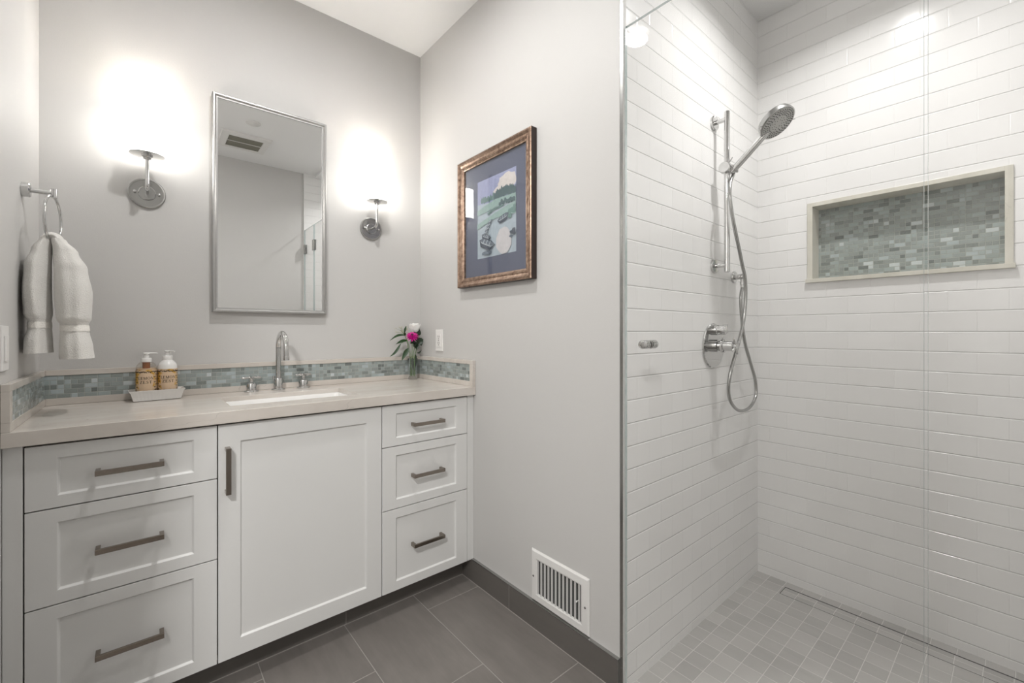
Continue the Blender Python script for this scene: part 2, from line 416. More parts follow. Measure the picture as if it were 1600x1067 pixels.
def shaker(x0, x1, z0, z1, sw, rt, rb, name):
    y0, dp, ch = 1.690, .0075, .0045
    a0, a1, b0, b1 = x0 + sw, x1 - sw, z0 + rb, z1 - rt
    vs = []; rects = ((x0, x1, z0, z1, y0), (a0, a1, b0, b1, y0), (a0 + ch, a1 - ch, b0 + ch, b1 - ch, y0 + dp), (x0, x1, z0, z1, 1.7102))
    for r in rects: vs += [(r[0], r[4], r[2]), (r[1], r[4], r[2]), (r[1], r[4], r[3]), (r[0], r[4], r[3])]
    fs = []
    for i in range(4):
        j = (i + 1) % 4
        fs += [(i, j, 4 + j, 4 + i), (4 + i, 4 + j, 8 + j, 8 + i), (i, j, 12 + j, 12 + i)]
    fs += [(8, 9, 10, 11), (12, 13, 14, 15)]
    return finish(name, MB().add(vs, fs), 'cabinet_paint', cab, bevel=.0009)
def pull(cx, cz, ln, vertical, par):
    h = ln / 2; q = MB(); y1 = 1.690; bw = .0074
    def B(a0, a1, c0, c1, y0, y1_):
        if vertical: q.box(cx + c0, cx + c1, y0, y1_, cz + a0, cz + a1)
        else: q.box(cx + a0, cx + a1, y0, y1_, cz + c0, cz + c1)
    B(-h, h, -bw, bw, 1.6545, 1.6625)
    for s_ in (-1, 1):
        a = s_ * (h - .0055); B(a - .0055, a + .0055, -bw, bw, 1.6625, y1)
    return finish('pull_handle', q, 'nickel', par, bevel=.001)
for (x0, x1, cx) in ((-.2384, .1805, -.0285), (.7415, 1.1585, .944)):
    for (z0, z1, hz, rt, rb) in ((.7065, .8765, .7885, .036, .032), (.4455, .703, .5705, .037, .036), (.1035, .442, .276, .037, .037)):
        d = shaker(x0, x1, z0, z1, .060, rt, rb, 'drawer')
        pull(cx, hz, .150, False, d)
d = shaker(.1840, .738, .1035, .8765, .0615, .0585, .0575, 'door')
pull(.2085, .7295, .150, True, d)

# ------------------------------------------------------------------ worktop with the sink opening
SX0, SX1, SY0, SY1 = .230, .684, 1.785, 2.038
wt = MB(); z0, z1 = .8836, ZT; XA, XB, YA, YB = XL + .0005, XP - .0005, 1.673, YW - .0005
xs = [XA, SX0, SX1, XB]; ys = [YA, SY0, SY1, YB]
vs = [(x, y, z) for z in (z0, z1) for y in ys for x in xs]
idx = lambda i, j, k: k * 16 + j * 4 + i
fs = []
for k in (0, 1):
    for j in range(3):
        for i in range(3):
            if (i, j) == (1, 1): continue
            fs.append((idx(i, j, k), idx(i + 1, j, k), idx(i + 1, j + 1, k), idx(i, j + 1, k)))
for i in range(3):
    fs += [(idx(i, 0, 0), idx(i + 1, 0, 0), idx(i + 1, 0, 1), idx(i, 0, 1)), (idx(i, 3, 0), idx(i + 1, 3, 0), idx(i + 1, 3, 1), idx(i, 3, 1)),
           (idx(0, i, 0), idx(0, i + 1, 0), idx(0, i + 1, 1), idx(0, i, 1)), (idx(3, i, 0), idx(3, i + 1, 0), idx(3, i + 1, 1), idx(3, i, 1))]
zl = .9055; k0 = len(vs)
for a in ((1, 1), (2, 1), (2, 2), (1, 2)): vs.append((xs[a[0]], ys[a[1]], zl))
for a, b_, i, j in (((1, 1), (2, 1), 0, 1), ((2, 1), (2, 2), 1, 2), ((2, 2), (1, 2), 2, 3), ((1, 2), (1, 1), 3, 0)):
    fs += [(k0 + i, k0 + j, idx(*b_, 1), idx(*a, 1)), (idx(*a, 0), idx(*b_, 0), k0 + j, k0 + i)]
wt.add(vs, fs)
o = finish('worktop', wt, 'worktop_stone', bevel=.0015)
tag(o, 'taupe veined stone worktop lying on the white vanity, with a sink opening', 'worktop')

sk = thing('undermount_sink', (.457, 1.91, .75), 'white rectangular undermount sink basin below the opening in the worktop', 'sink')
q = MB(); rs = []
def rrect(x0, x1, y0, y1, z, r, n=6):
    out = []
    for cx, cy, a0 in ((x1 - r, y1 - r, 0), (x0 + r, y1 - r, 90), (x0 + r, y0 + r, 180), (x1 - r, y0 + r, 270)):
        for i in range(n + 1):
            a = math.radians(a0 + 90 * i / n); out.append((cx + r * math.cos(a), cy + r * math.sin(a), z))
    return out
def loft(rings, q, cap0=False, cap1=True):
    n = len(rings[0]); vs = [p for r in rings for p in r]; fs = []
    for j in range(len(rings) - 1):
        for i in range(n): fs.append((j * n + i, j * n + (i + 1) % n, (j + 1) * n + (i + 1) % n, (j + 1) * n + i))
    if cap0: fs.append(tuple(range(n - 1, -1, -1)))
    if cap1: fs.append(tuple((len(rings) - 1) * n + i for i in range(n)))
    q.add(vs, fs)
loft([rrect(SX0 + .001, SX1 - .001, SY0 + .001, SY1 - .001, .9050, .012), rrect(SX0 + .0065, SX1 - .0065, SY0 + .0065, SY1 - .0065, .9045, .012), rrect(SX0 + .010, SX1 - .010, SY0 + .010, SY1 - .010, .89, .02), rrect(SX0 + .016, SX1 - .016, SY0 + .016, SY1 - .016, .80, .03),
      rrect(SX0 + .03, SX1 - .03, SY0 + .03, SY1 - .03, .760, .04), rrect(SX0 + .06, SX1 - .06, SY0 + .06, SY1 - .06, .752, .04)], q)
finish('basin', q, 'white_ceramic', sk, smooth=50)
finish('drain', MB().lathe([(.022, .7521), (.022, .755), (.014, .756)], (.457, 1.925, 0)), 'chrome', sk, smooth=40)

# ------------------------------------------------------------------ backsplash on three sides
bs = thing('backsplash', (.46, YW, ZT), 'low stone bordered backsplash with blue grey glass mosaic around the worktop', 'backsplash')
T = .0175; ZB = 1.0465; zt0, zt1 = .9475, 1.0275      # stone thickness, top, mosaic strip
YFS = 1.674                                            # front end of the side returns
st = MB()
yb = YW - T
st.box(XL + T, XP - T, yb, YW - .0006, zt1, ZB).box(XL + T, XP - T, yb, YW - .0006, ZT + .0004, zt0)
for x0, x1 in ((XL + .0006, XL + T), (XP - T, XP - .0006)):
    st.box(x0, x1, YFS, YW - .0006, zt1, ZB).box(x0, x1, YFS, YW - .0006, ZT + .0004, zt0).box(x0, x1, YFS, YFS + .026, zt0, zt1)
finish('stone_border', st, 'worktop_stone', bs, bevel=.001)
g = .003
finish('mosaic_strip', MB().box(XL + T - g, XP - T + g, yb + g, YW - .001, zt0, zt1), 'mosaic_splash', bs)
finish('mosaic_strip', MB().box(XL + .001, XL + T - g, YFS + .026, yb + g, zt0, zt1), 'mosaic_splash', bs)
finish('mosaic_strip', MB().box(XP - T + g, XP - .001, YFS + .026, yb + g, zt0, zt1), 'mosaic_splash', bs)

# ------------------------------------------------------------------ widespread faucet
FX, FY = .4585, 2.155
fa = thing('faucet', (FX, FY, ZT), 'chrome gooseneck faucet with two cross handles behind the sink', 'faucet')
q = MB().lathe([(.0285, 0), (.0285, .004), (.0265, .0065), (.018, .0068), (.018, .05), (.0165, .053), (.011, .054)], (FX, FY, ZT), n=40)
finish('spout_base', q, 'chrome', fa, smooth=35)
pts = [(FX, FY, ZT + .05), (FX, FY, ZT + .12), (FX, FY, ZT + .1815)]
R_ = .0705
for i in range(1, 25):
    a = PI * i / 24; pts.append((FX, FY - R_ + R_ * math.cos(a), ZT + .1815 + R_ * math.sin(a)))
pts.append((FX, FY - 2 * R_, ZT + .16)); pts.append((FX, FY - 2 * R_, ZT + .1425))
sp_ = finish('spout', MB().tube(pts, .0112, 24), 'chrome', fa, smooth=40)
finish('aerator', MB().lathe([(.0122, 0), (.0122, .016), (.0112, .017)], (FX, FY - 2 * R_, ZT + .139), n=24), 'chrome', sp_, smooth=40)
finish('lift_rod', MB().lathe([(.002, 0), (.002, .045), (.006, .046), (.006, .058), (.004, .06)], (FX - .012, FY + .03, ZT + .0005), n=16), 'chrome', fa, smooth=40)
for hx, hr in ((.3537, 0.0), (.5627, .28)):
    q = MB().lathe([(.0285, 0), (.0285, .004), (.0265, .0065), (.020, .0068), (.020, .032), (.017, .038), (.008, .041), (.007, .058), (.008, .062)], (hx, FY, ZT), n=36)
    hd = finish('handle', q, 'chrome', fa, smooth=35)
    for k in range(4):
        a = hr + k * PI / 2; d = Vector((math.cos(a), math.sin(a), 0)); p0 = Vector((hx, FY, ZT + .0615))
        finish('lever', MB().tube([p0 + d * .003, p0 + d * .034, p0 + d * .0365], [.0052, .0052, .0035], 16), 'chrome', hd, smooth=40)

# ------------------------------------------------------------------ mirror
MX0, MX1, MZ0, MZ1 = .2176, .6745, 1.2655, 2.185
mr = thing('wall_mirror', (.446, YW, 1.2655), 'tall rectangular mirror in a slim brushed metal frame above the sink', 'mirror')
pl = lambda a, b_, h: (a, YW - h, b_)
finish('frame', MB().ring_frame([(0, .0005), (0, .030), (.003, .033), (.008, .033), (.011, .030), (.0135, .0265), (.0185, .0255), (.0185, .0005)], (MX0, MX1, MZ0, MZ1), pl), 'mirror_frame_metal', mr, smooth=30)
finish('mirror_glass', MB().box(MX0 + .0185, MX1 - .0185, YW - .0225, YW - .001, MZ0 + .0185, MZ1 - .0185), 'mirror_silver', mr)

# ------------------------------------------------------------------ sconces
def sconce(cx):
    zc = 1.720; yo = .0825
    t = thing('wall_sconce', (cx, YW, zc), 'chrome wall sconce with white cylinder shade between the towel ring and the mirror', 'sconce', 'chrome sconces beside the mirror')
    finish('backplate', MB().lathe([(.0575, .0004), (.0575, .008), (.0545, .011), (.0505, .0105), (.0505, .009), (.027, .009), (.027, .0125), (.0245, .014), (.001, .014)], (cx, YW, zc), (0, -1, 0), 48), 'chrome_satin', t, smooth=25)
    for s_ in (-1, 1):
        finish('screw_knob', MB().lathe([(.0022, .009), (.0022, .014), (.0045, .016), (.0045, .020), (.002, .022)], (cx + s_ * .0365, YW, zc), (0, -1, 0), 16), 'chrome', t, smooth=40)
    pts = [(cx, YW - .012, zc), (cx, YW - yo + .022, zc)]
    for i in range(1, 9):
        a = PI / 2 * i / 8; pts.append((cx, YW - yo + .022 - .022 * math.sin(a), zc + .022 - .022 * math.cos(a)))
    pts.append((cx, YW - yo, zc + .112))
    finish('arm', MB().tube(pts, .0062, 18), 'chrome', t, smooth=40)
    zd = zc + .124
    finish('dish', MB().lathe([(.008, -.016), (.012, -.013), (.012, -.009), (.017, -.0055), (.017, -.0008), (.0525, .0003), (.0535, .0012), (.0525, .0022), (.010, .0022)], (cx, YW - yo, zd), n=48), 'chrome', t, smooth=35)
    r0, r1, hh = .0435, .0405, .172; zb = zd + .004
    finish('shade', MB().lathe([(r0, 0), (r1, hh), (r1 - .002, hh), (r0 - .002, .0)], (cx, YW - yo, zb), n=48, cap=False), 'shade_glow', t, smooth=40)
    finish('lamp_holder', MB().lathe([(.012, .0005), (.012, .035), (.009, .038)], (cx, YW - yo, zd + .0025), n=20), 'white_plastic', t, smooth=40)
    l = lamp('sconce_bulb', 'POINT', (cx, YW - yo, zb + .095), P_SCONCE, (1, .965, .91), .018)
    l.parent = t; l.location = Vector((cx, YW - yo, zb + .095)) - Vector((cx, YW, zc))
    return t
s1 = sconce(.0095)
s2 = copy_tree(s1); s2.location.x = .906
s2['label'] = 'chrome wall sconce with white cylinder shade between the mirror and the right wall'

# ------------------------------------------------------------------ towel ring and towel
TY, TZ = 1.931, 1.607
tr = thing('towel_ring', (XL, TY, TZ), 'chrome towel ring on the left wall holding the white towel', 'towel ring')
finish('wall_mount', MB().lathe([(.0215, .0004), (.0215, .016), (.0195, .018), (.009, .018)], (XL, TY, TZ), (1, 0, 0), 32), 'chrome', tr, smooth=35)
q = MB().tube([(XL + .016, TY, TZ), (XL + .070, TY, TZ)], .0068, 18).lathe([(.0082, -.013), (.0082, .013)], (XL + .066, TY, TZ), (0, 0, 1), 20)
finish('arm', q, 'chrome', tr, smooth=40)
RX = XL + .064; RR = .0725; RCZ = TZ - .008 - RR; ya = math.radians(8)
rp = [(RX + math.sin(ya) * RR * math.sin(a), TY + math.cos(ya) * RR * math.sin(a), RCZ + RR * math.cos(a)) for a in [2 * PI * i / 64 for i in range(64)]]
finish('ring', MB().tube(rp, .0038, 14, closed=True), 'chrome', tr, smooth=40)

def lerp_tab(tab, t):
    if t <= tab[0][0]: return tab[0][1:]
    for a, b_ in zip(tab, tab[1:]):
        if t <= b_[0]:
            f = (t - a[0]) / (b_[0] - a[0]); f = f * f * (3 - 2 * f); return tuple(x + (y - x) * f for x, y in zip(a[1:], b_[1:]))
    return tab[-1][1:]
ZR = RCZ - RR      # bottom of ring
# tail tables: height -> centre X offset from ring, half width across X, half width along Y
tailR = [(1.098, .055, .038, .074), (1.130, .053, .0365, .073), (1.185, .049, .0315, .062), (1.203, .048, .031, .061), (1.222, .047, .0385, .075), (1.30, .046, .042, .079), (1.38, .040, .037, .070), (1.43, .028, .028, .056), (1.465, .013, .017, .046)]
tailL = [(1.118, -.031, .0290, .074), (1.15, -.031, .028, .072), (1.195, -.028, .0235, .060), (1.213, -.028, .023, .059), (1.232, -.031, .0285, .073), (1.30, -.033, .0290, .077), (1.38, -.031, .0275, .070), (1.43, -.023, .0215, .056), (1.465, -.012, .015, .046)]
NS = 96
def section(c, nrm, a, b_, ph, amp):
    out = []
    for i in range(NS):
        t = 2 * PI * i / NS
        fold = 1 + amp * (.6 * math.sin(3 * t + ph) + .4 * math.sin(5 * t + 1.7 * ph + 1) + .22 * math.sin(9 * t + 2.3 * ph))
        out.append(Vector(c) + nrm * (a * math.cos(t) * fold) + Vector((0, 1, 0)) * (b_ * math.sin(t) * (1 + (fold - 1) * .5)))
    return out
secs = []; mats_ = []
def tail(tab, ph0, up):
    zs = []; z = tab[0][0]; top = tab[-1][0]
    k = 46
    for i in range(k): zs.append(z + (top - z) * i / (k - 1))
    out = []
    for z in zs:
        cx, a, b_ = lerp_tab(tab, z)
        f = (z - tab[0][0]) / (top - tab[0][0])
        amp = .13 * (1 - .3 * f) * (0.75 if tab[4][0] > z > tab[2][0] else 1)
        out.append((section((RX + cx, TY, z), Vector((1, 0, 0)), a, b_, ph0 + 1.1 * f, amp), z))
    return out
A = tail(tailL, .4, True); B = tail(tailR, 2.3, True)
secs = [s_ for s_, _ in A]; zz = [z for _, z in A]
for i in range(1, 10):
    a = PI * i / 10; nrm = Vector((-math.cos(a), 0, 0)) * 1 + Vector((0, 0, 0))
    d = Vector((math.cos(a), 0, -math.sin(a))); c_ = Vector((RX, TY, ZR + .004)) + Vector((-.012 * math.cos(a), 0, .014 * math.sin(a)))
    nv = Vector((math.cos(a), 0, -math.sin(a)))
    secs.append(section(c_, Vector((math.cos(a), 0, -math.sin(a))), .0145, .046 - .004 * math.sin(a), 1.5 + .08 * i, .1)); zz.append(1.47)
# second tail runs downwards; mirror the section direction so that the loft stays untwisted
for s_, z in reversed(B):
    cx = sum(p.x for p in s_) / NS
    secs.append([Vector((2 * cx - p.x, p.y, p.z)) for p in s_]); zz.append(z)
q = MB(); vs = [p for s_ in secs for p in s_]; fs = []; mi = []
for j in range(len(secs) - 1):
    zmid = (zz[j] + zz[j + 1]) / 2
    for i in range(NS):
        fs.append((j * NS + i, j * NS + (i + 1) % NS, (j + 1) * NS + (i + 1) % NS, (j + 1) * NS + i)); mi.append(0)
q.add(vs, fs)
# hems curl inwards and end in a recessed fold
for base, s_ in ((0, secs[0]), ((len(secs) - 1) * NS, secs[-1])):
    c_ = sum(s_, Vector()) / NS
    r1 = [c_ + (p - c_) * .90 + Vector((0, 0, .002)) for p in s_]; r2 = [c_ + (p - c_) * .8 + Vector((0, 0, .028)) for p in s_]
    k = len(q.v); q.v += [tuple(p) for p in r1 + r2]
    for i in range(NS):
        j = (i + 1) % NS
        q.f.append([base + i, base + j, k + j, k + i]); q.m.append(0)
        q.f.append([k + i, k + j, k + NS + j, k + NS + i]); q.m.append(0)
    q.f.append([k + NS + i for i in range(NS)]); q.m.append(0)
tw = thing('hand_towel', (RX, TY, 1.10), 'white terry hand towel hanging folded through the chrome ring', 'towel')
finish('towel_cloth', q, 'terry', tw, smooth=80)
for tab, ph0, mirror in ((tailL, .4, False), (tailR, 2.3, True)):
    rg = []
    for i in range(6):
        z = tab[2][0] + (tab[3][0] - tab[2][0]) * i / 5 - .002
        cx, a, b_ = lerp_tab(tab, z); f = (z - tab[0][0]) / (tab[-1][0] - tab[0][0])
        sc = section((RX + cx, TY, z), Vector((1, 0, 0)), a + .0013, b_ + .0013, ph0 + 1.1 * f, .13 * (1 - .3 * f) * .75)
        if mirror:
            mx_ = sum(p.x for p in sc) / NS; sc = [Vector((2 * mx_ - p.x, p.y, p.z)) for p in sc]
        rg.append(sc)
    q = MB(); loft(rg, q, False, False)
    finish('woven_band', q, 'terry_band', tw, smooth=80)

# ------------------------------------------------------------------ switch and outlet
sw = thing('light_switch', (XL, 1.697, 1.14), 'white light switch plate on the left wall at the edge of the photo', 'switch')
finish('plate', MB().box(XL + .0004, XL + .006, 1.660, 1.734, 1.080, 1.197), 'white_plastic', sw, bevel=.002)
finish('rocker', MB().box(XL + .006, XL + .0095, 1.681, 1.713, 1.106, 1.171), 'white_plastic', sw, bevel=.001)
ou = thing('power_outlet', (XP, 1.998, 1.137), 'white power outlet on the right wall above the backsplash', 'outlet')
finish('plate', MB().box(XP - .006, XP - .0004, 1.962, 2.034, 1.080, 1.194), 'white_plastic', ou, bevel=.002)
finish('receptacle', MB().box(XP - .0085, XP - .006, 1.981, 2.015, 1.103, 1.171), 'white_plastic', ou, bevel=.0008)
for zc in (1.120, 1.154):
    q = MB()
    for dy in (-.0065, .0065): q.box(XP - .0092, XP - .0084, 1.998 + dy - .001, 1.998 + dy + .001, zc - .001, zc + .008)
    q.lathe([(.0024, .0084), (.0024, .0092)], (XP, 1.998, zc - .007), (-1, 0, 0), 12)
    finish('socket_slots', q, 'dark_plastic', ou)
finish('screw', MB().box(XP - .009, XP - .0084, 1.994, 2.002, 1.1355, 1.1385), 'dark_plastic', ou)

# ------------------------------------------------------------------ framed picture
PY0, PY1, PZ0, PZ1 = 1.255, 1.783, 1.394, 1.9965
pc = thing('framed_picture', (XP, 1.519, PZ0), 'framed watercolour print of moored boats with blue grey mat and bronze frame', 'picture')
pp = lambda a, b_, h: (XP - h, a, b_)
prof = [(0, .0005), (0, .0300), (.003, .0330), (.009, .0345), (.012, .0315), (.018, .0270), (.025, .0245), (.029, .0265), (.032, .0265), (.034, .0235), (.037, .0235), (.039, .0210), (.044, .0195), (.044, .0005)]
q = MB().ring_frame(prof, (PY0, PY1, PZ0, PZ1), pp)
n = len(prof)
for c_ in range(4): q.m[c_ * n] = 1
finish('frame', q, ['frame_bronze', 'frame_side_dark'], pc)
finish('mat_board', MB().box(XP - .0100, XP - .002, PY0 + .044, PY1 - .044, PZ0 + .044, PZ1 - .044), 'mat_board', pc)
finish('glass_pane', MB().box(XP - .0165, XP - .0150, PY0 + .0445, PY1 - .0445, PZ0 + .0445, PZ1 - .0445), 'picture_glass', pc)
AY0, AY1, AZ0, AZ1 = 1.643, 1.369, 1.519, 1.8755      # print: left edge has the larger Y
names = list(PRC)
q = MB(); lay = [0]
def P2(a, b_, h): return (XP - .0102 - h * .00006, AY0 + (AY1 - AY0) * min(max(a, 0), 1), AZ0 + (AZ1 - AZ0) * min(max(b_, 0), 1))
def shp(poly, k):
    lay[0] += 1; q.mat(names.index(k)); q.add([P2(a, b_, lay[0]) for a, b_ in poly], [tuple(range(len(poly)))])
def blob(cx, cy, rx, ry, k, jit=.15, n=18, rot=0):
    pts = []
    for i in range(n):
        t = 2 * PI * i / n; r = 1 + random.uniform(-jit, jit); x = rx * math.cos(t) * r; y = ry * math.sin(t) * r
        pts.append((cx + x * math.cos(rot) - y * math.sin(rot), cy + x * math.sin(rot) + y * math.cos(rot)))
    shp(pts, k)
shp([(0, 0), (1, 0), (1, 1), (0, 1)], 'water')
shp([(0, .70), (1, .66), (1, 1), (0, 1)], 'sky')
blob(.78, .87, .24, .11, 'cloud'); blob(.6, .80, .16, .06, 'cloud')
for i in range(26):
    a = .12 + .88 * i / 25; hh = .03 + .07 * max(0, math.sin((a - .35) * 4.2)) + random.uniform(0, .035)
    blob(a, .715 + hh / 2 - .02 * a, .026, hh / 2 + .012, 'trees' if a > .45 else 'bank', .25, 10)
shp([(0, .62), (.2, .66), (.5, .70), (1, .69), (1, .60), (.7, .62), (.3, .58), (0, .56)], 'hill')
for i in range(9):
    blob(.62 + .042 * i, .63 + random.uniform(-.01, .02), .035, .028, 'trees', .25, 10)
shp([(.30, .53), (.45, .565), (.72, .585), (.7, .60), (.42, .59), (.28, .555)], 'bank')
shp([(0, .45), (.3, .5), (.62, .55), (1, .60), (1, .45), (.5, .46), (.2, .42), (0, .38)], 'hill')
blob(.70, .16, .20, .17, 'warm', .1)
for i in range(8): blob(.88 + random.uniform(-.06, .1), .49 + random.uniform(-.06, .04), .05, .03, 'reed', .35, 9)
def boat(cx, cy, s, rot):
    def tf(pts): return [(cx + (x * math.cos(rot) - y * math.sin(rot)) * s, cy + (x * math.sin(rot) + y * math.cos(rot)) * s * .75) for x, y in pts]
    shp(tf([(-1, .15), (-.7, -.32), (.5, -.38), (1.0, .22), (.5, .42), (-.5, .40)]), 'boatdark')
    shp(tf([(-.92, .16), (-.5, .02), (.5, .0), (.92, .22), (.45, .36), (-.48, .34)]), 'boat')
    for i in range(3): shp(tf([(-.5 + .38 * i, .02), (-.42 + .38 * i, .02), (-.34 + .38 * i, .34), (-.42 + .38 * i, .34)]), 'boatlight')
    shp(tf([(-.9, .12), (-.6, -.04), (.5, -.06), (.9, .16), (.5, .02), (-.5, .04)]), 'boatlight')
boat(.70, .43, .15, .25)
for i in range(4): blob(.36 - .035 * i, .44 - .042 * i, .065, .016, 'boat', .2, 12, .3); blob(.36 - .035 * i, .445 - .042 * i, .045, .007, 'boatlight', .2, 10, .3)
boat(.25, .255, .13, -.35); boat(.27, .16, .22, -.35); blob(.27, .055, .14, .025, 'boat')
blob(.95, .24, .075, .035, 'boatdark', .25); blob(.9, .19, .05, .012, 'boat', .3)
finish('art_print', q, ['print_' + k for k in names], pc, recalc=False)

# ------------------------------------------------------------------ wall register (air vent)
VY0, VY1, VZ0, VZ1 = .984, 1.280, .1075, .311
vr = thing('air_register', (XP, 1.132, VZ0), 'white wall air register with vertical louvres just above the baseboard', 'vent')
finish('frame', MB().ring_frame([(0, .0005), (0, .003), (.006, .008), (.030, .010), (.034, .008), (.034, .0005)], (VY0, VY1, VZ0, VZ1), pp), 'vent_white', vr, smooth=25)
finish('duct_back', MB().box(XP - .0016, XP - .0006, VY0 + .032, VY1 - .032, VZ0 + .032, VZ1 - .032), 'vent_hole', vr)
for i in range(12):
    y = VY0 + .040 + i * (VY1 - VY0 - .082) / 11
    a = .12; dx, dy = .0050 * math.cos(a), .0065 * math.sin(a)
    z0, z1 = VZ0 + .033, VZ1 - .033
    finish('louvre', MB().prism([(XP - .0017, y - dy + .004, z0), (XP - .0095, y + dy + .004, z0), (XP - .0095, y + dy + .0053, z0), (XP - .0017, y - dy + .0055, z0)], (0, 0, z1 - z0)), 'vent_white', vr)
for y in (VY0 + .015, VY1 - .015):
    finish('screw', MB().lathe([(.004, .0085), (.004, .0105), (.0025, .0115)], (XP, y, .207), (-1, 0, 0), 14), 'chrome_satin', vr, smooth=40)
finish('damper_knob', MB().lathe([(.0015, .002), (.0015, .013), (.0035, .014), (.003, .017)], (XP, VY0 + .050, .215), (-1, 0, 0), 12), 'white_plastic', vr, smooth=40)

# ------------------------------------------------------------------ shower glass
GX0, GX1 = XP + .0030, XP + .0125; GZ1 = 2.178
def pane(name, y0, y1, z0, label, cat):
    t = thing(name, ((GX0 + GX1) / 2, (y0 + y1) / 2, z0), label, cat)
    q = MB().box(GX0, GX1, y0, y1, z0, GZ1)
    for i in (0, 1, 2, 4): q.m[i] = 1
    finish('glass_pane', q, ['pane_glass', 'glass_edge'], t)
    return t
dr = pane('shower_door', .1285, YS - .006, .012, 'frameless clear glass shower door with a small chrome knob', 'shower door')
KY, KZ = .757, 1.142
for s_ in (-1, 1):
    x = GX0 if s_ < 0 else GX1
    pr = [(.010, 0), (.010, .004), (.0135, .0045), (.0135, .010), (.0105, .0105), (.0105, .0125), (.0135, .013), (.0135, .019), (.0105, .0195), (.0105, .0215), (.0135, .022), (.0135, .030), (.0115, .034), (.006, .0355)]
    finish('door_knob', MB().lathe(pr, (x, KY, KZ), (s_, 0, 0), 28), 'chrome', dr, smooth=30)
fx = pane('fixed_glass_panel', YE + .002, .1225, .004, 'clear fixed shower glass panel to the right of the door seam', 'glass panel')
for zc in (1.99, .28):
    q3 = MB()
    for x0, x1 in ((GX0 - .006, GX0), (GX1, GX1 + .006)): q3.box(x0, x1, .098, .153, zc - .05, zc + .05)
    finish('hinge', q3, 'chrome_satin', dr, bevel=.001)
    q2 = MB()
    for x0, x1 in ((GX0 - .006, GX0), (GX1, GX1 + .006)): q2.box(x0, x1, YE + .002, YE + .045, zc - .045, zc + .045)
    finish('wall_clamp', q2, 'chrome_satin', fx, bevel=.001)
# ------------------------------------------------------------------ slide bar, hand shower, hose, outlet
BX, BY = 1.838, .790
sb = thing('shower_slide_bar', (BX, YS, 1.43), 'vertical chrome slide bar mounted on the white tiled wall', 'slide bar')
finish('bar', MB().lathe([(.008, 1.428), (.0105, 1.430), (.0105, 2.092), (.008, 2.094)], (BX, BY, 0), n=28), 'chrome', sb, smooth=40)
for z in (2.062, 1.459):
    q = MB().lathe([(.0305, .0004), (.0305, .007), (.028, .010), (.012, .0105)], (BX, YS, z), (0, -1, 0), 36).lathe([(.009, .009), (.009, YS - BY - .002)], (BX, YS, z), (0, -1, 0), 24)
    finish('bracket', q, 'chrome', sb, smooth=35)
SZ = 1.856
q = MB().lathe([(.021, -.030), (.023, -.027), (.023, .018), (.021, .020)], (BX, BY, SZ), (1, .0, 0), 30).lathe([(.0165, -.018), (.0165, .040), (.0145, .043)], (BX, BY, SZ - .003), (.25, -.95, -.12), 26)
q.tube([(BX - .002, BY - .008, SZ + .018), (BX + .004, BY - .02, SZ + .042)], .0022, 10)
finish('slider', q, 'chrome', sb, smooth=40)
dh = Vector((0, -.764, .645)).normalized()
h0 = Vector((BX, .762, 1.845)); hc = Vector((BX, .607, 1.982))
hs = thing('hand_shower', tuple(h0), 'chrome hand shower with round spray head resting in the slide bar holder', 'shower head')
ax = (hc - h0).normalized(); Lh = (hc - h0).length - .052
q = MB().lathe([(.0085, -.012), (.0085, 0), (.0128, .002), (.0132, .03), (.0128, Lh * .6), (.0122, Lh), (.011, Lh + .012)], h0, ax, 28)
finish('grip', q, 'chrome', hs, smooth=40)
nf = Vector((-.12, -.60, -.79)).normalized()
q = MB().lathe([(.030, -.026), (.050, -.022), (.064, -.012), (.0665, -.002), (.0665, .008), (.0625, .0105), (.060, .0095)], hc, nf, 56)
head = finish('spray_head', q, 'chrome_satin', hs, smooth=35)
MATS['nozzle_grey'] = simple('nozzle_grey', (.52, .52, .50), .45, nscale=60)
q = MB().lathe([(.0595, .0085), (.0595, .0105), (.031, .0112), (.030, .0125), (.006, .0125)], hc, nf, 56)
finish('spray_face', q, 'nozzle_grey', hs, smooth=30)
t0 = nf.cross(Vector((1, 0, 0))).normalized(); t1_ = nf.cross(t0)
q = MB()
for rr, cnt in ((.055, 36), (.048, 30), (.041, 26), (.0345, 20), (.024, 12), (.015, 8)):
    for i in range(cnt):
        a = 2 * PI * i / cnt + rr * 90; p = hc + (t0 * math.cos(a) + t1_ * math.sin(a)) * rr
        q.lathe([(.0016, .010), (.0013, .0138)], p, nf, 6)
nz = finish('nozzles', q, 'dark_plastic', head); nz['kind'] = 'stuff'
for a in (2.2, 5.3):
    p = hc + nf * .006 + (t0 * math.cos(a) + t1_ * math.sin(a)) * .066
    finish('mode_tab', MB().tube([p, p + (t0 * math.cos(a) + t1_ * math.sin(a)) * .012], .0018, 8), 'chrome', hs)

OX, OZ, OY = 2.030, 1.428, .806
wo = thing('shower_hose_outlet', (OX, YS, OZ), 'small round chrome hose outlet on the tile right of the slide bar', 'wall outlet')
q = MB().lathe([(.027, .0004), (.027, .007), (.025, .010), (.0125, .0105), (.0125, .044), (.0105, .047)], (OX, YS, OZ), (0, -1, 0), 32)
finish('elbow', q, 'chrome', wo, smooth=35)
finish('nut', MB().lathe([(.0075, 0), (.0075, -.014), (.0105, -.015), (.0105, -.026), (.008, -.027), (.008, -.038)], (OX, OY, OZ - .011), (0, 0, 1), 18), 'chrome', wo, smooth=35)


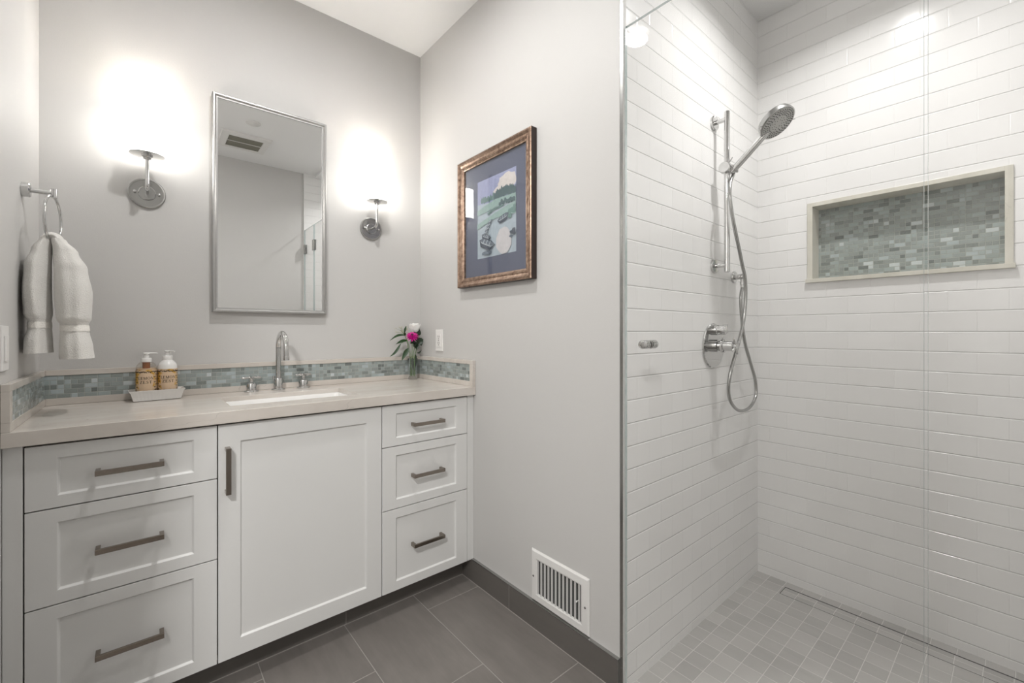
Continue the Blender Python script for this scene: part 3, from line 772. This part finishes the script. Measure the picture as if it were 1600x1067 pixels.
HOSE = [(1.8704, 0.765, 1.8584), (1.8517, 0.77, 1.8315), (1.8197, 0.768, 1.7895), (1.7996, 0.762, 1.7319), (1.8108, 0.758, 1.6557), (1.8362, 0.756, 1.5893), (1.8756, 0.757, 1.5213), (1.9098, 0.758, 1.4587), (1.9376, 0.76, 1.4211), (1.9525, 0.762, 1.368), (1.9543, 0.764, 1.3001), (1.9397, 0.766, 1.2262), (1.9043, 0.766, 1.1558), (1.8591, 0.768, 1.0796), (1.8214, 0.77, 1.0104), (1.8147, 0.774, 0.9506), (1.8451, 0.78, 0.8972), (1.9217, 0.786, 0.8519), (2.0039, 0.79, 0.8363), (2.0941, 0.794, 0.8469), (2.1596, 0.798, 0.8896), (2.1575, 0.8, 0.9577), (2.109, 0.801, 1.037), (2.055, 0.802, 1.1198), (2.03, 0.803, 1.1857), (2.0156, 0.804, 1.2621), (2.0113, 0.805, 1.3328)]
def catmull(P, k=6):
    P = [Vector(p) for p in P]; out = []
    for i in range(len(P) - 1):
        p0, p1, p2, p3 = P[max(i - 1, 0)], P[i], P[i + 1], P[min(i + 2, len(P) - 1)]
        for j in range(k):
            t = j / k
            out.append(.5 * ((2 * p1) + (p2 - p0) * t + (2 * p0 - 5 * p1 + 4 * p2 - p3) * t * t + (3 * p1 - p0 - 3 * p2 + p3) * t ** 3))
    out.append(P[-1]); return out
hp = [h0 - ax * .012] + [Vector(p) for p in HOSE[1:]] + [Vector((OX, OY, OZ - .05))]
hp = catmull(hp, 8)
hz = thing('shower_hose', (OX, OY, OZ - .05), 'flexible metal shower hose hanging in a long loop from the hand shower', 'hose')
finish('hose', MB().tube(hp, .0068, 16), 'chrome_satin', hz, smooth=60)
# ------------------------------------------------------------------ shower valve
VX, VZ = 1.829, 1.123
va = thing('shower_valve', (VX, YS, VZ), 'round chrome shower valve plate with a diverter knob and a cross handle', 'shower valve')
finish('plate', MB().lathe([(.094, .0004), (.094, .004), (.091, .0075), (.001, .0085)], (VX, YS, VZ), (0, -1, 0), 64), 'chrome', va, smooth=35)
q = MB().lathe([(.0215, .008), (.0215, .022), (.019, .024), (.0185, .052), (.0165, .054)], (VX + .004, YS, VZ + .066), (0, -1, 0), 30)
q.box(VX + .0025, VX + .0055, YS - .060, YS - .040, VZ + .066, VZ + .090)
finish('diverter_knob', q, 'chrome', va, smooth=35)
q = MB().lathe([(.0265, .008), (.0265, .026), (.0215, .028), (.0215, .038), (.0275, .040), (.0275, .048), (.0205, .050), (.0205, .086), (.017, .088), (.0125, .089), (.0125, .100), (.010, .102)], (VX, YS, VZ), (0, -1, 0), 40)
hdl = finish('handle', q, 'chrome', va, smooth=30)
for k in range(4):
    a = .5 + k * PI / 2; d = Vector((math.cos(a), 0, math.sin(a))); p0 = Vector((VX, YS - .094, VZ))
    finish('lever', MB().tube([p0 + d * .008, p0 + d * .036, p0 + d * .038], [.0045, .0045, .003], 14), 'chrome', hdl, smooth=40)
finish('stop_button', MB().lathe([(.004, .0), (.004, .006), (.003, .007)], (VX, YS - .044, VZ + .027), (0, 0, 1), 14), 'chrome', va, smooth=40)

# ------------------------------------------------------------------ niche
ni = thing('shower_niche', (XN, .327, 1.41), 'long recessed shower niche with pale stone trim and green grey mosaic back', 'niche')
q = MB(); fo = .0065
q.box(XN - fo, XN + ND, NY0 - .0205, NY0, NZ0, NZ1 + .0175).box(XN - fo, XN + ND, NY1, NY1 + .0205, NZ0, NZ1 + .0175)
q.box(XN - fo, XN + ND, NY0, NY1, NZ1, NZ1 + .0175)
finish('stone_surround', q, 'niche_stone', ni, bevel=.0008)
finish('sill', MB().box(XN - .016, XN + ND, NY0 - .0255, NY1 + .0255, NZ0 - .0175, NZ0 - .0002), 'niche_stone', ni, bevel=.001)
finish('mosaic_back', MB().box(XN + ND, XN + ND + .005, NY0 - .004, NY1 + .004, NZ0 - .004, NZ1 + .004), 'mosaic_niche', ni)

# ------------------------------------------------------------------ linear drain, tile insert in a thin frame
ld = thing('linear_drain', (2.2255, .285, .0005), 'long slim linear drain with a tile insert along the niche wall', 'drain')
DX0, DX1, DY0, DY1 = 2.190, 2.2587, -.14, .710
finish('slot_shadow_gap', MB().box(DX1 - .0015, DX1 + .0058, DY0, DY1, -.02, .0006).box(DX0, DX1, DY1 - .003, DY1, -.02, .0006).box(DX0 - .001, DX0 + .0006, DY0, DY1, -.02, .0006), 'dark_plastic', ld)
finish('tile_insert', MB().box(DX0 + .0006, DX1 - .0015, DY0, DY1 - .003, -.01, .0009), 'shower_floor_tile', ld)

# ------------------------------------------------------------------ ceiling fittings
fan = thing('exhaust_fan', (.626, .248, ZC), 'white ceiling exhaust fan with grey grille, seen in the mirror', 'exhaust fan')
q = MB().ring_frame([(0, .0005), (.004, .014), (.050, .020), (.053, .018), (.053, .0005)], (.455, .797, .085, .430), lambda a, b_, h: (a, b_, ZC - h))
finish('cover', q, 'vent_white', fan)
finish('grille', MB().box(.508, .744, .138, .377, ZC - .014, ZC - .004), 'fan_grille', fan)
finish('grille_bar', MB().box(.508, .744, .2545, .2605, ZC - .017, ZC - .0142), 'vent_white', fan)
dc = thing('ceiling_cover', (.623, .665, ZC), 'small round white ceiling cover plate, seen in the mirror', 'ceiling plate')
finish('disc', MB().lathe([(.048, .0004), (.048, .004), (.044, .007), (.001, .008)], (.623, .665, ZC), (0, 0, -1), 40), 'vent_white', dc, smooth=40)
dl = thing('recessed_light', (1.73, .35, ZS), 'round recessed ceiling light over the shower', 'ceiling light')
finish('trim', MB().lathe([(.090, .0004), (.090, .005), (.078, .010), (.041, .004), (.041, .0004)], (1.73, .35, ZS), (0, 0, -1), 48, cap=False), 'white_plastic', dl, smooth=35)
finish('lens', MB().lathe([(.040, .001), (.040, .006), (.015, .009)], (1.73, .35, ZS), (0, 0, -1), 40), 'lens_glow', dl, smooth=40)
vl = thing('recessed_light', (.46, 1.30, ZC), 'round recessed ceiling light in front of the vanity', 'ceiling light')
finish('trim', MB().lathe([(.090, .0004), (.090, .005), (.078, .010), (.064, .010), (.064, .0004)], (.46, 1.30, ZC), (0, 0, -1), 48, cap=False), 'white_plastic', vl, smooth=35)
finish('lens', MB().lathe([(.0635, .001), (.0635, .006), (.02, .009)], (.46, 1.30, ZC), (0, 0, -1), 40), 'lens_glow', vl, smooth=40)
hl = thing('hall_fill_fixture', (-.90, -.45, ZC), 'added unseen fill light in the hall left of the vanity, shaped as a flush ceiling lamp', 'ceiling light')  # body added around the unseen hall fill light
finish('canopy', MB().lathe([(.19, .0004), (.19, .03), (.18, .034), (.17, .034)], (-.90, -.45, ZC), (0, 0, -1), 48), 'chrome_satin', hl, smooth=35)
finish('diffuser', MB().lathe([(.168, .034), (.165, .055), (.12, .070), (.02, .074)], (-.90, -.45, ZC), (0, 0, -1), 48), 'hall_fill_glow', hl, smooth=60)

# ------------------------------------------------------------------ soap tray and two pump bottles
TCX, TCY, TA = .0385, 2.1420, math.radians(3)
def rot2(x, y, z): return (TCX + x * math.cos(TA) - y * math.sin(TA), TCY + x * math.sin(TA) + y * math.cos(TA), z)
ty = thing('soap_tray', (TCX, TCY, ZT), 'white ribbed ceramic tray on the worktop under the two soap bottles', 'tray')
def trect(w, d, z, ribs=0):
    out = []; w /= 2; d /= 2
    for (x0, y0, x1, y1, nx, ny) in ((-w, -d, w, -d, 0, -1), (w, -d, w, d, 1, 0), (w, d, -w, d, 0, 1), (-w, d, -w, -d, -1, 0)):
        n = 48 if abs(nx) < .5 else 24
        for i in range(n):
            t = i / n; k = ribs * abs(math.sin(PI * t * (14 if n == 48 else 6))) if ribs else 0
            out.append(rot2(x0 + (x1 - x0) * t + nx * k, y0 + (y1 - y0) * t + ny * k, z))
    return out
q = MB()
loft([trect(.134, .064, ZT + .0008), trect(.140, .069, ZT + .003, .0010), trect(.156, .080, ZT + .033, .0010), trect(.163, .086, ZT + .0365), trect(.165, .088, ZT + .0405), trect(.160, .083, ZT + .0405), trect(.143, .070, ZT + .012), trect(.137, .065, ZT + .010)], q, True, True)
finish('dish', q, 'white_ceramic', ty, smooth=35)

# serif capitals drawn as thick strokes: (x0,y0,x1,y1,width)
def glyph(ch):
    k, n_, s_ = .17, .07, .05
    bar = lambda x: [(x, 0, x, 1, k), (x - .17, s_ / 2, x + .17, s_ / 2, s_), (x - .17, 1 - s_ / 2, x + .17, 1 - s_ / 2, s_)]
    if ch == 'L': return .72, bar(.2) + [(.2, n_ / 2, .68, n_ / 2, n_), (.66, 0, .66, .24, n_)]
    if ch == 'E': return .76, bar(.2) + [(.2, n_ / 2, .7, n_ / 2, n_), (.2, 1 - n_ / 2, .66, 1 - n_ / 2, n_), (.2, .52, .52, .52, n_), (.68, 0, .68, .24, n_), (.64, .78, .64, 1, n_), (.52, .40, .52, .64, n_)]
    if ch == 'M': return 1.08, [(.16, 0, .16, 1, n_), (.9, 0, .9, 1, k), (.18, 1, .52, .04, k), (.52, .04, .86, 1, n_), (.02, s_ / 2, .30, s_ / 2, s_), (.74, s_ / 2, 1.06, s_ / 2, s_), (.02, 1 - s_ / 2, .22, 1 - s_ / 2, s_), (.84, 1 - s_ / 2, 1.06, 1 - s_ / 2, s_)]
    if ch == 'N': return .96, [(.16, 0, .16, 1, n_), (.80, 0, .80, 1, n_), (.16, 1, .80, .02, k), (.02, s_ / 2, .30, s_ / 2, s_), (.02, 1 - s_ / 2, .20, 1 - s_ / 2, s_), (.66, 1 - s_ / 2, .94, 1 - s_ / 2, s_)]
    if ch == 'O':
        out = []; n = 20
        for i in range(n):
            a, b_ = 2 * PI * i / n, 2 * PI * (i + 1) / n; wd = n_ + (k - n_) * abs(math.cos((a + b_) / 2)) ** 1.5
            out.append((.46 + .37 * math.cos(a), .5 + .47 * math.sin(a), .46 + .37 * math.cos(b_), .5 + .47 * math.sin(b_), wd))
        return .92, out
    if ch == 'Z': return .76, [(.1, 1 - n_ / 2, .66, 1 - n_ / 2, n_), (.08, n_ / 2, .68, n_ / 2, n_), (.62, .97, .14, .03, k), (.1, .8, .1, 1, n_), (.68, 0, .68, .22, n_)]
    if ch == 'S':
        P_ = [(.58, .80), (.50, .93), (.34, .97), (.18, .90), (.14, .74), (.24, .60), (.42, .48), (.56, .36), (.57, .18), (.44, .05), (.26, .03), (.12, .12), (.09, .26)]
        W_ = [.07, .07, .07, .1, .12, .16, .17, .16, .12, .09, .07, .07]
        return .70, [(*P_[i], *P_[i + 1], W_[i]) for i in range(12)] + [(.59, .72, .59, .97, n_ * .7), (.08, .03, .08, .28, n_ * .7)]
    if ch == 'T': return .80, [(.4, 0, .4, 1, k), (.24, s_ / 2, .56, s_ / 2, s_), (.04, 1 - n_ / 2, .76, 1 - n_ / 2, n_), (.06, .76, .06, 1, n_), (.74, .76, .74, 1, n_)]
def text_quads(word, cx, y0, h, sx=1.0):
    gl = [glyph(c_) for c_ in word]; gap = .10; wd = sum(g_[0] for g_ in gl) + gap * (len(gl) - 1)
    x = -wd / 2; out = []
    for w_, st_ in gl:
        for (a, b_, c_, d, t) in st_:
            dx, dy = c_ - a, d - b_; ln = math.hypot(dx, dy) or 1; nx, ny = -dy / ln * t / 2, dx / ln * t / 2
            out.append([(cx + (x + px) * h * sx, y0 + py * h) for px, py in ((a + nx, b_ + ny), (a - nx, b_ - ny), (c_ - nx, d - ny), (c_ + nx, d + ny))])
        x += w_ + gap
    return out
def leafq(cx, cy, ln, wd, a):
    pts = []
    for i in range(10):
        t = i / 9; pts.append((t * ln, wd * math.sin(PI * t) ** .8))
    for i in range(8, 0, -1):
        t = i / 9; pts.append((t * ln, -wd * math.sin(PI * t) ** .8))
    return [(cx + x * math.cos(a) - y * math.sin(a), cy + x * math.sin(a) + y * math.cos(a)) for x, y in pts]
def bottle(bx, by, clear_one, r, zsh, zneck, face, label, spout_a, group):
    z0 = ZT + .0108; t = thing('soap_bottle', (bx, by, z0), label, 'soap bottle', group)
    O = (bx, by, 0); zl0, zl1 = z0 + .004, z0 + .106
    prof = [(r - .006, z0 + .0005), (r - .001, z0 + .002), (r, z0 + .006), (r, zsh), (r - .003, zsh + .008), (r - .010, zsh + .017), (.016, zneck - .003), (.0145, zneck)]
    finish('body', MB().lathe(prof, O, n=56), 'bottle_glass' if clear_one else 'bottle_white', t, smooth=50)
    if clear_one:
        finish('dip_tube', MB().lathe([(.0115, zneck - .026), (.0115, zneck - .001)], O, n=20).lathe([(.003, z0 + .01), (.003, zneck - .026)], O, n=10), 'soap_tube', t, smooth=50)
        finish('liquid', MB().lathe([(r - .0075, z0 + .004), (r - .002, z0 + .008), (r - .002, zl1 + .004)], O, n=48), 'soap_label_plain', t, smooth=50)
    # wrap around label
    fa_ = face; lr = r + .0004
    def W3(u, z, h=0): a = fa_ + u / lr; return (bx + (lr + h) * math.sin(a), by - (lr + h) * math.cos(a), z)
    q = MB(); n = 64; span = 2 * PI * .98
    vs = []; fs = []
    for j, z in enumerate((zl0, zl1)):
        for i in range(n + 1): vs.append(W3((i / n - .5) * span * lr, z))
    for i in range(n): fs.append((i, i + 1, n + 2 + i, n + 1 + i))
    lb = finish('label', q.add(vs, fs), 'soap_label', t, smooth=60, recalc=False)
    rnd = random.Random(int(bx * 1000)); hw = .0305
    # plain centre panel with a soft outline
    pts = []
    for i in range(40):
        a = 2 * PI * i / 40; rr = 1 + .05 * math.sin(5 * a) + .04 * math.sin(9 * a + 1)
        ca, sa = math.cos(a), math.sin(a); sg = lambda v: (abs(v) ** .6) * (1 if v >= 0 else -1)
        pts.append((.0235 * sg(ca) * rr, (zl0 + zl1) / 2 + .006 + .036 * sg(sa) * rr))
    cz = (zl0 + zl1) / 2 + .006; cen = W3(0, cz, .0002); q = MB(); rings = []
    for k in range(6): rings.append([W3(x * (k + 1) / 6, cz + (z - cz) * (k + 1) / 6, .0002) for x, z in pts])
    vs = [cen] + [p for rg_ in rings for p in rg_]; fs = [(0, 1 + i, 1 + (i + 1) % 40) for i in range(40)]
    for k in range(5):
        for i in range(40): fs.append((1 + k * 40 + i, 1 + (k + 1) * 40 + i, 1 + (k + 1) * 40 + (i + 1) % 40, 1 + k * 40 + (i + 1) % 40))
    finish('label_panel', q.add(vs, fs), 'soap_label_plain', lb, smooth=80, recalc=False)
    q = MB()
    def poly(pl_): q.add([W3(x, z, .0005) for x, z in pl_], [tuple(range(len(pl_)))])
    for g_ in text_quads('LEMON', 0, cz + .0085, .0104, .94): poly(g_)
    for g_ in text_quads('ZEST', 0, cz - .0065, .0108, 1.02): poly(g_)
    for (y_, hw_, th) in ((cz + .0270, .0165, .0010),): poly([(-hw_, y_), (hw_, y_), (hw_, y_ + th), (-hw_, y_ + th)])
    finish('lettering', q, 'print_black', lb, recalc=False)
    q = MB(); m_ = 0
    for ring, (zz_, dirn) in enumerate(((zl1 - .006, -1), (zl0 + .020, 1), (zl0 + .008, 1))):
        u = -hw * 1.6
        while u < hw * 1.6:
            a0 = rnd.uniform(-.4, .4) + (PI / 2 * dirn)
            for s_ in (-1, 0, 1): poly(leafq(u + s_ * .0011, zz_ + rnd.uniform(-.002, .002), rnd.uniform(.0052, .0072), .0012, a0 + s_ * .9))
            u += rnd.uniform(.0072, .0098)
    for sgn in (-1, 1):
        for k in range(9):
            z = zl0 + .016 + k * .0094; u = sgn * (hw * (.98 + .22 * (k % 2)))
            for s_ in (-1, 1): poly(leafq(u, z, .0065, .0013, PI / 2 + s_ * .75 + rnd.uniform(-.2, .2)))
    finish('leaf_pattern', q, 'print_black', lb, recalc=False)
    pm = thing  # pump
    q = MB().lathe([(.0155, zneck - .001), (.0158, zneck + .001), (.0158, zneck + .013), (.0145, zneck + .015), (.0085, zneck + .0155), (.0085, zneck + .024), (.006, zneck + .0245), (.006, zneck + .029), (.0098, zneck + .0295), (.0098, zneck + .033), (.008, zneck + .0342)], O, n=28)
    d = Vector((math.cos(spout_a), math.sin(spout_a), 0)); p = Vector((bx, by, zneck + .0318))
    q.tube([p - d * .008, p + d * .014, p + d * .028, p + d * .033 - Vector((0, 0, .002))], [.0035, .0032, .0026, .0024], 12)
    finish('pump', q, 'bottle_white', t, smooth=35)
vd = lambda x, y: math.atan2(x, -y)     # turn so that the label looks at the room
bottle(.0070, 2.1405, True, .0305, zsh=ZT + .126, zneck=ZT + .1455, face=-.05, label='clear pump bottle with a lemon zest label, left of the two on the white tray', spout_a=.15, group='lemon zest pump bottles')
bottle(.0700, 2.1440, False, .0300, zsh=ZT + .128, zneck=ZT + .1520, face=.02, label='white pump bottle with a lemon zest label, right of the two on the white tray', spout_a=-.9, group='lemon zest pump bottles')

# ------------------------------------------------------------------ bud vase with flowers
VXc, VYc = 1.118, 2.153
vt = ZT + .1150
vz = thing('bud_vase', (VXc, VYc, ZT), 'small clear glass bud vase in the right corner of the worktop', 'vase')
q = MB().lathe([(.0215, .0006), (.0225, .003), (.0262, .1145), (.0255, .1155), (.0232, .1150), (.0195, .018), (.001, .0165)], (VXc, VYc, ZT), n=40)
finish('glass', q, 'vase_glass', vz, smooth=50)
def stem(pts, r=.0015): return MB().tube(catmull(pts, 6), r, 8)
def leaf(q, base, tip, width, droop=0.0, nrm=(-.4, -.9, .25), m=12, fold=.25):
    B_, T_ = Vector(base), Vector(tip); d = T_ - B_; nn = Vector(nrm).normalized(); side = d.cross(nn).normalized(); nn = side.cross(d).normalized()
    vs = []; fs = []
    for i in range(m + 1):
        t = i / m; w_ = width * (math.sin(PI * min(1, t ** .8)) ** .9) * (1 - .15 * t) + .0003
        c_ = B_ + d * t + Vector((0, 0, 1)) * droop * math.sin(PI * t)
        vs += [c_ - side * w_ + nn * w_ * fold, c_, c_ + side * w_ + nn * w_ * fold]
    for i in range(m):
        for k in (0, 1): a = i * 3 + k; fs.append((a, a + 1, a + 4, a + 3))
    k0 = len(vs); vs += [v - nn * .0006 for v in vs]
    fs += [(a + k0, d_ + k0, c_ + k0, b_ + k0) for a, b_, c_, d_ in fs[:]]
    q.add(vs, fs)
neck = lambda dx, dy: (VXc + dx, VYc + dy, vt)
foot = lambda dx, dy: (VXc + dx, VYc + dy, ZT + .020)
# rose
rc = Vector((1.1335, 2.158, 1.203))
ro = thing('white_rose', foot(.004, .004), 'white rose standing tallest in the glass bud vase', 'flower')
finish('stem', stem([foot(.006, .004), neck(.004, .004), (1.1345, 2.158, 1.12), (1.134, 2.158, 1.172)], .0019), 'stem_green', ro, smooth=60)
q = MB(); rnd = random.Random(4)
for ringi, (cnt, rad, hgt, flare) in enumerate(((3, .008, .050, .0), (4, .0120, .054, .12), (5, .0160, .055, .25), (5, .0195, .051, .55))):
    for k in range(cnt):
        a0 = 2 * PI * k / cnt + ringi * .7; wdt = 2 * PI / cnt * .72; nu, nv = 9, 7; vs = []; fs = []
        for j in range(nv):
            v = j / (nv - 1)
            for i in range(nu):
                u = i / (nu - 1) * 2 - 1; a = a0 + u * wdt * (1 - .25 * v)
                r_ = rad * (.35 + .9 * math.sin(PI * .5 * min(1, v * 1.5))) * (1 + flare * max(0, v - .65)) + (.003 * max(0, v - .7) * abs(u) * 3)
                z = -.028 + hgt * v * (1 - .30 * u * u)
                vs.append(rc + Vector((r_ * math.cos(a), r_ * math.sin(a), z)))
        for j in range(nv - 1):
            for i in range(nu - 1): a = j * nu + i; fs.append((a, a + 1, a + nu + 1, a + nu))
        q.add(vs, fs)
o = finish('petals', q, 'rose_white', ro, smooth=80, recalc=False)
md = o.modifiers.new('thick', 'SOLIDIFY'); md.thickness = .0009
q = MB().lathe([(.003, -.038), (.009, -.032), (.012, -.024), (.010, -.016)], rc, n=14)
for k in range(5):
    a = k * 2 * PI / 5; leaf(q, rc + Vector((.007 * math.cos(a), .007 * math.sin(a), -.024)), rc + Vector((.024 * math.cos(a), .024 * math.sin(a), -.034 + .01 * (k % 2))), .0035)
finish('sepals', q, 'leaf_green', ro, smooth=60)
# zinnia
zc = Vector((1.102, 2.128, 1.160)); zn = Vector((-.28, -.66, .70)).normalized()
zi = thing('pink_zinnia', foot(-.004, -.003), 'bright magenta pink zinnia in front of the white rose in the bud vase', 'flower')
finish('stem', stem([foot(-.006, -.003), neck(-.005, -.004), (1.108, 2.140, 1.10), tuple(zc - zn * .012)], .0017), 'stem_green', zi, smooth=60)
za = zn.cross(Vector((0, 0, 1))).normalized(); zb_ = zn.cross(za)
q = MB()
for ringi, (cnt, ln, lift, z_) in enumerate(((13, .037, -.002, -.006), (12, .031, .008, -.001), (10, .024, .015, .004), (8, .015, .016, .009))):
    for k in range(cnt):
        a = 2 * PI * (k + .5 * ringi) / cnt + rnd.uniform(-.06, .06); d = za * math.cos(a) + zb_ * math.sin(a)
        L_ = ln * rnd.uniform(.92, 1.06); leaf(q, zc + zn * z_, zc + d * L_ + zn * (z_ + lift * .4), .0040 + ln * .035, .0, tuple(zn), 7, .35)
finish('petals', q, 'zinnia_pink', zi, smooth=80)
finish('center', MB().lathe([(.009, .004), (.009, .010), (.006, .014), (.001, .015)], zc, zn, 18), 'zinnia_center', zi, smooth=60)
q = MB().lathe([(.002, -.016), (.009, -.011), (.012, -.005), (.008, -.002)], zc, zn, 16)
finish('calyx', q, 'leaf_dark', zi, smooth=60)
# slender leafy stem on the left
ls = thing('leafy_stem', foot(-.010, .006), 'slender leafy green stem with long drooping leaves on the left of the bud vase', 'foliage')
finish('stem', stem([foot(-.010, .006), neck(-.012, .005), (1.091, 2.150, 1.09), (1.080, 2.148, 1.135), (1.066, 2.148, 1.172), (1.064, 2.148, 1.19)], .0016), 'stem_green', ls, smooth=60)
for base, tip, w_, dr in (((1.070, 2.148, 1.164), (.984, 2.150, 1.135), .0062, .012), ((1.085, 2.149, 1.136), (1.018, 2.150, 1.116), .0080, .006), ((1.046, 2.146, 1.121), (.984, 2.150, 1.052), .0068, -.012), ((1.091, 2.146, 1.094), (1.046, 2.138, 1.028), .0125, .004), ((1.066, 2.148, 1.178), (1.075, 2.145, 1.215), .006, 0), ((1.072, 2.148, 1.16), (1.056, 2.13, 1.185), .006, 0)):
    q = MB(); leaf(q, base, tip, w_, dr); finish('leaf', q, 'leaf_green', ls, smooth=80)
finish('stem', MB().tube([(1.083, 2.149, 1.134), (1.064, 2.147, 1.130), (1.046, 2.146, 1.121)], .0011, 8), 'stem_green', ls)
# broad dark foliage on the right
dk = thing('dark_leaf_stem', foot(.008, -.006), 'stem of broad dark green leaves under the rose on the right of the bud vase', 'foliage')
finish('stem', stem([foot(.008, -.006), neck(.009, -.004), (1.138, 2.150, 1.085), (1.147, 2.150, 1.14), (1.150, 2.150, 1.17)], .0018), 'stem_green', dk, smooth=60)
for base, tip, w_, dr in (((1.150, 2.148, 1.15), (1.166, 2.142, 1.105), .020, .0), ((1.149, 2.150, 1.16), (1.150, 2.140, 1.198), .014, 0), ((1.143, 2.15, 1.115), (1.176, 2.140, 1.142), .017, 0), ((1.141, 2.148, 1.115), (1.132, 2.130, 1.083), .015, 0), ((1.128, 2.146, 1.13), (1.090, 2.125, 1.118), .016, .006), ((1.140, 2.148, 1.125), (1.112, 2.13, 1.100), .014, .006), ((1.146, 2.148, 1.14), (1.120, 2.135, 1.15), .014, .0),
                          ((1.133, 2.150, 1.060), (1.135, 2.150, .985), .0085, 0), ((1.112, 2.148, 1.045), (1.117, 2.146, .975), .007, 0), ((1.141, 2.148, 1.066), (1.168, 2.145, 1.082), .005, -.006)):
    q = MB(); leaf(q, base, tip, w_, dr); finish('leaf', q, 'leaf_dark', dk, smooth=80)
# filler
fl = thing('filler_sprig', foot(-.002, .010), 'pale airy filler sprig with tiny buds at the upper left of the bouquet', 'foliage')
q = stem([foot(-.002, .010), neck(-.004, .010), (1.095, 2.160, 1.12), (1.066, 2.160, 1.175), (1.045, 2.158, 1.192)], .001)
rnd = random.Random(11); tips = []
for i in range(16):
    a = Vector((1.075 - .025 * rnd.random(), 2.159, 1.165 + .02 * rnd.random())); b_ = Vector((rnd.uniform(1.018, 1.090), rnd.uniform(2.135, 2.170), rnd.uniform(1.172, 1.212)))
    q.tube([a, (a + b_) / 2 + Vector((0, 0, .004)), b_], .0004, 5); tips.append(b_)
finish('stem', q, 'stem_green', fl, smooth=60)
q = MB()
for p in tips:
    for k in range(3):
        c_ = p + Vector((rnd.uniform(-.005, .005), rnd.uniform(-.005, .005), rnd.uniform(-.004, .005)))
        q.lathe([(.0004, -.0018), (.0016, -.0006), (.0016, .0006), (.0005, .0018)], c_, (rnd.uniform(-1, 1), rnd.uniform(-1, 1), 1), 7)
MATS['bud_cream'] = simple('bud_cream', sr(198, 194, 166), .7, nscale=60)
o = finish('buds', q, 'bud_cream', fl, smooth=80); o['kind'] = 'stuff'
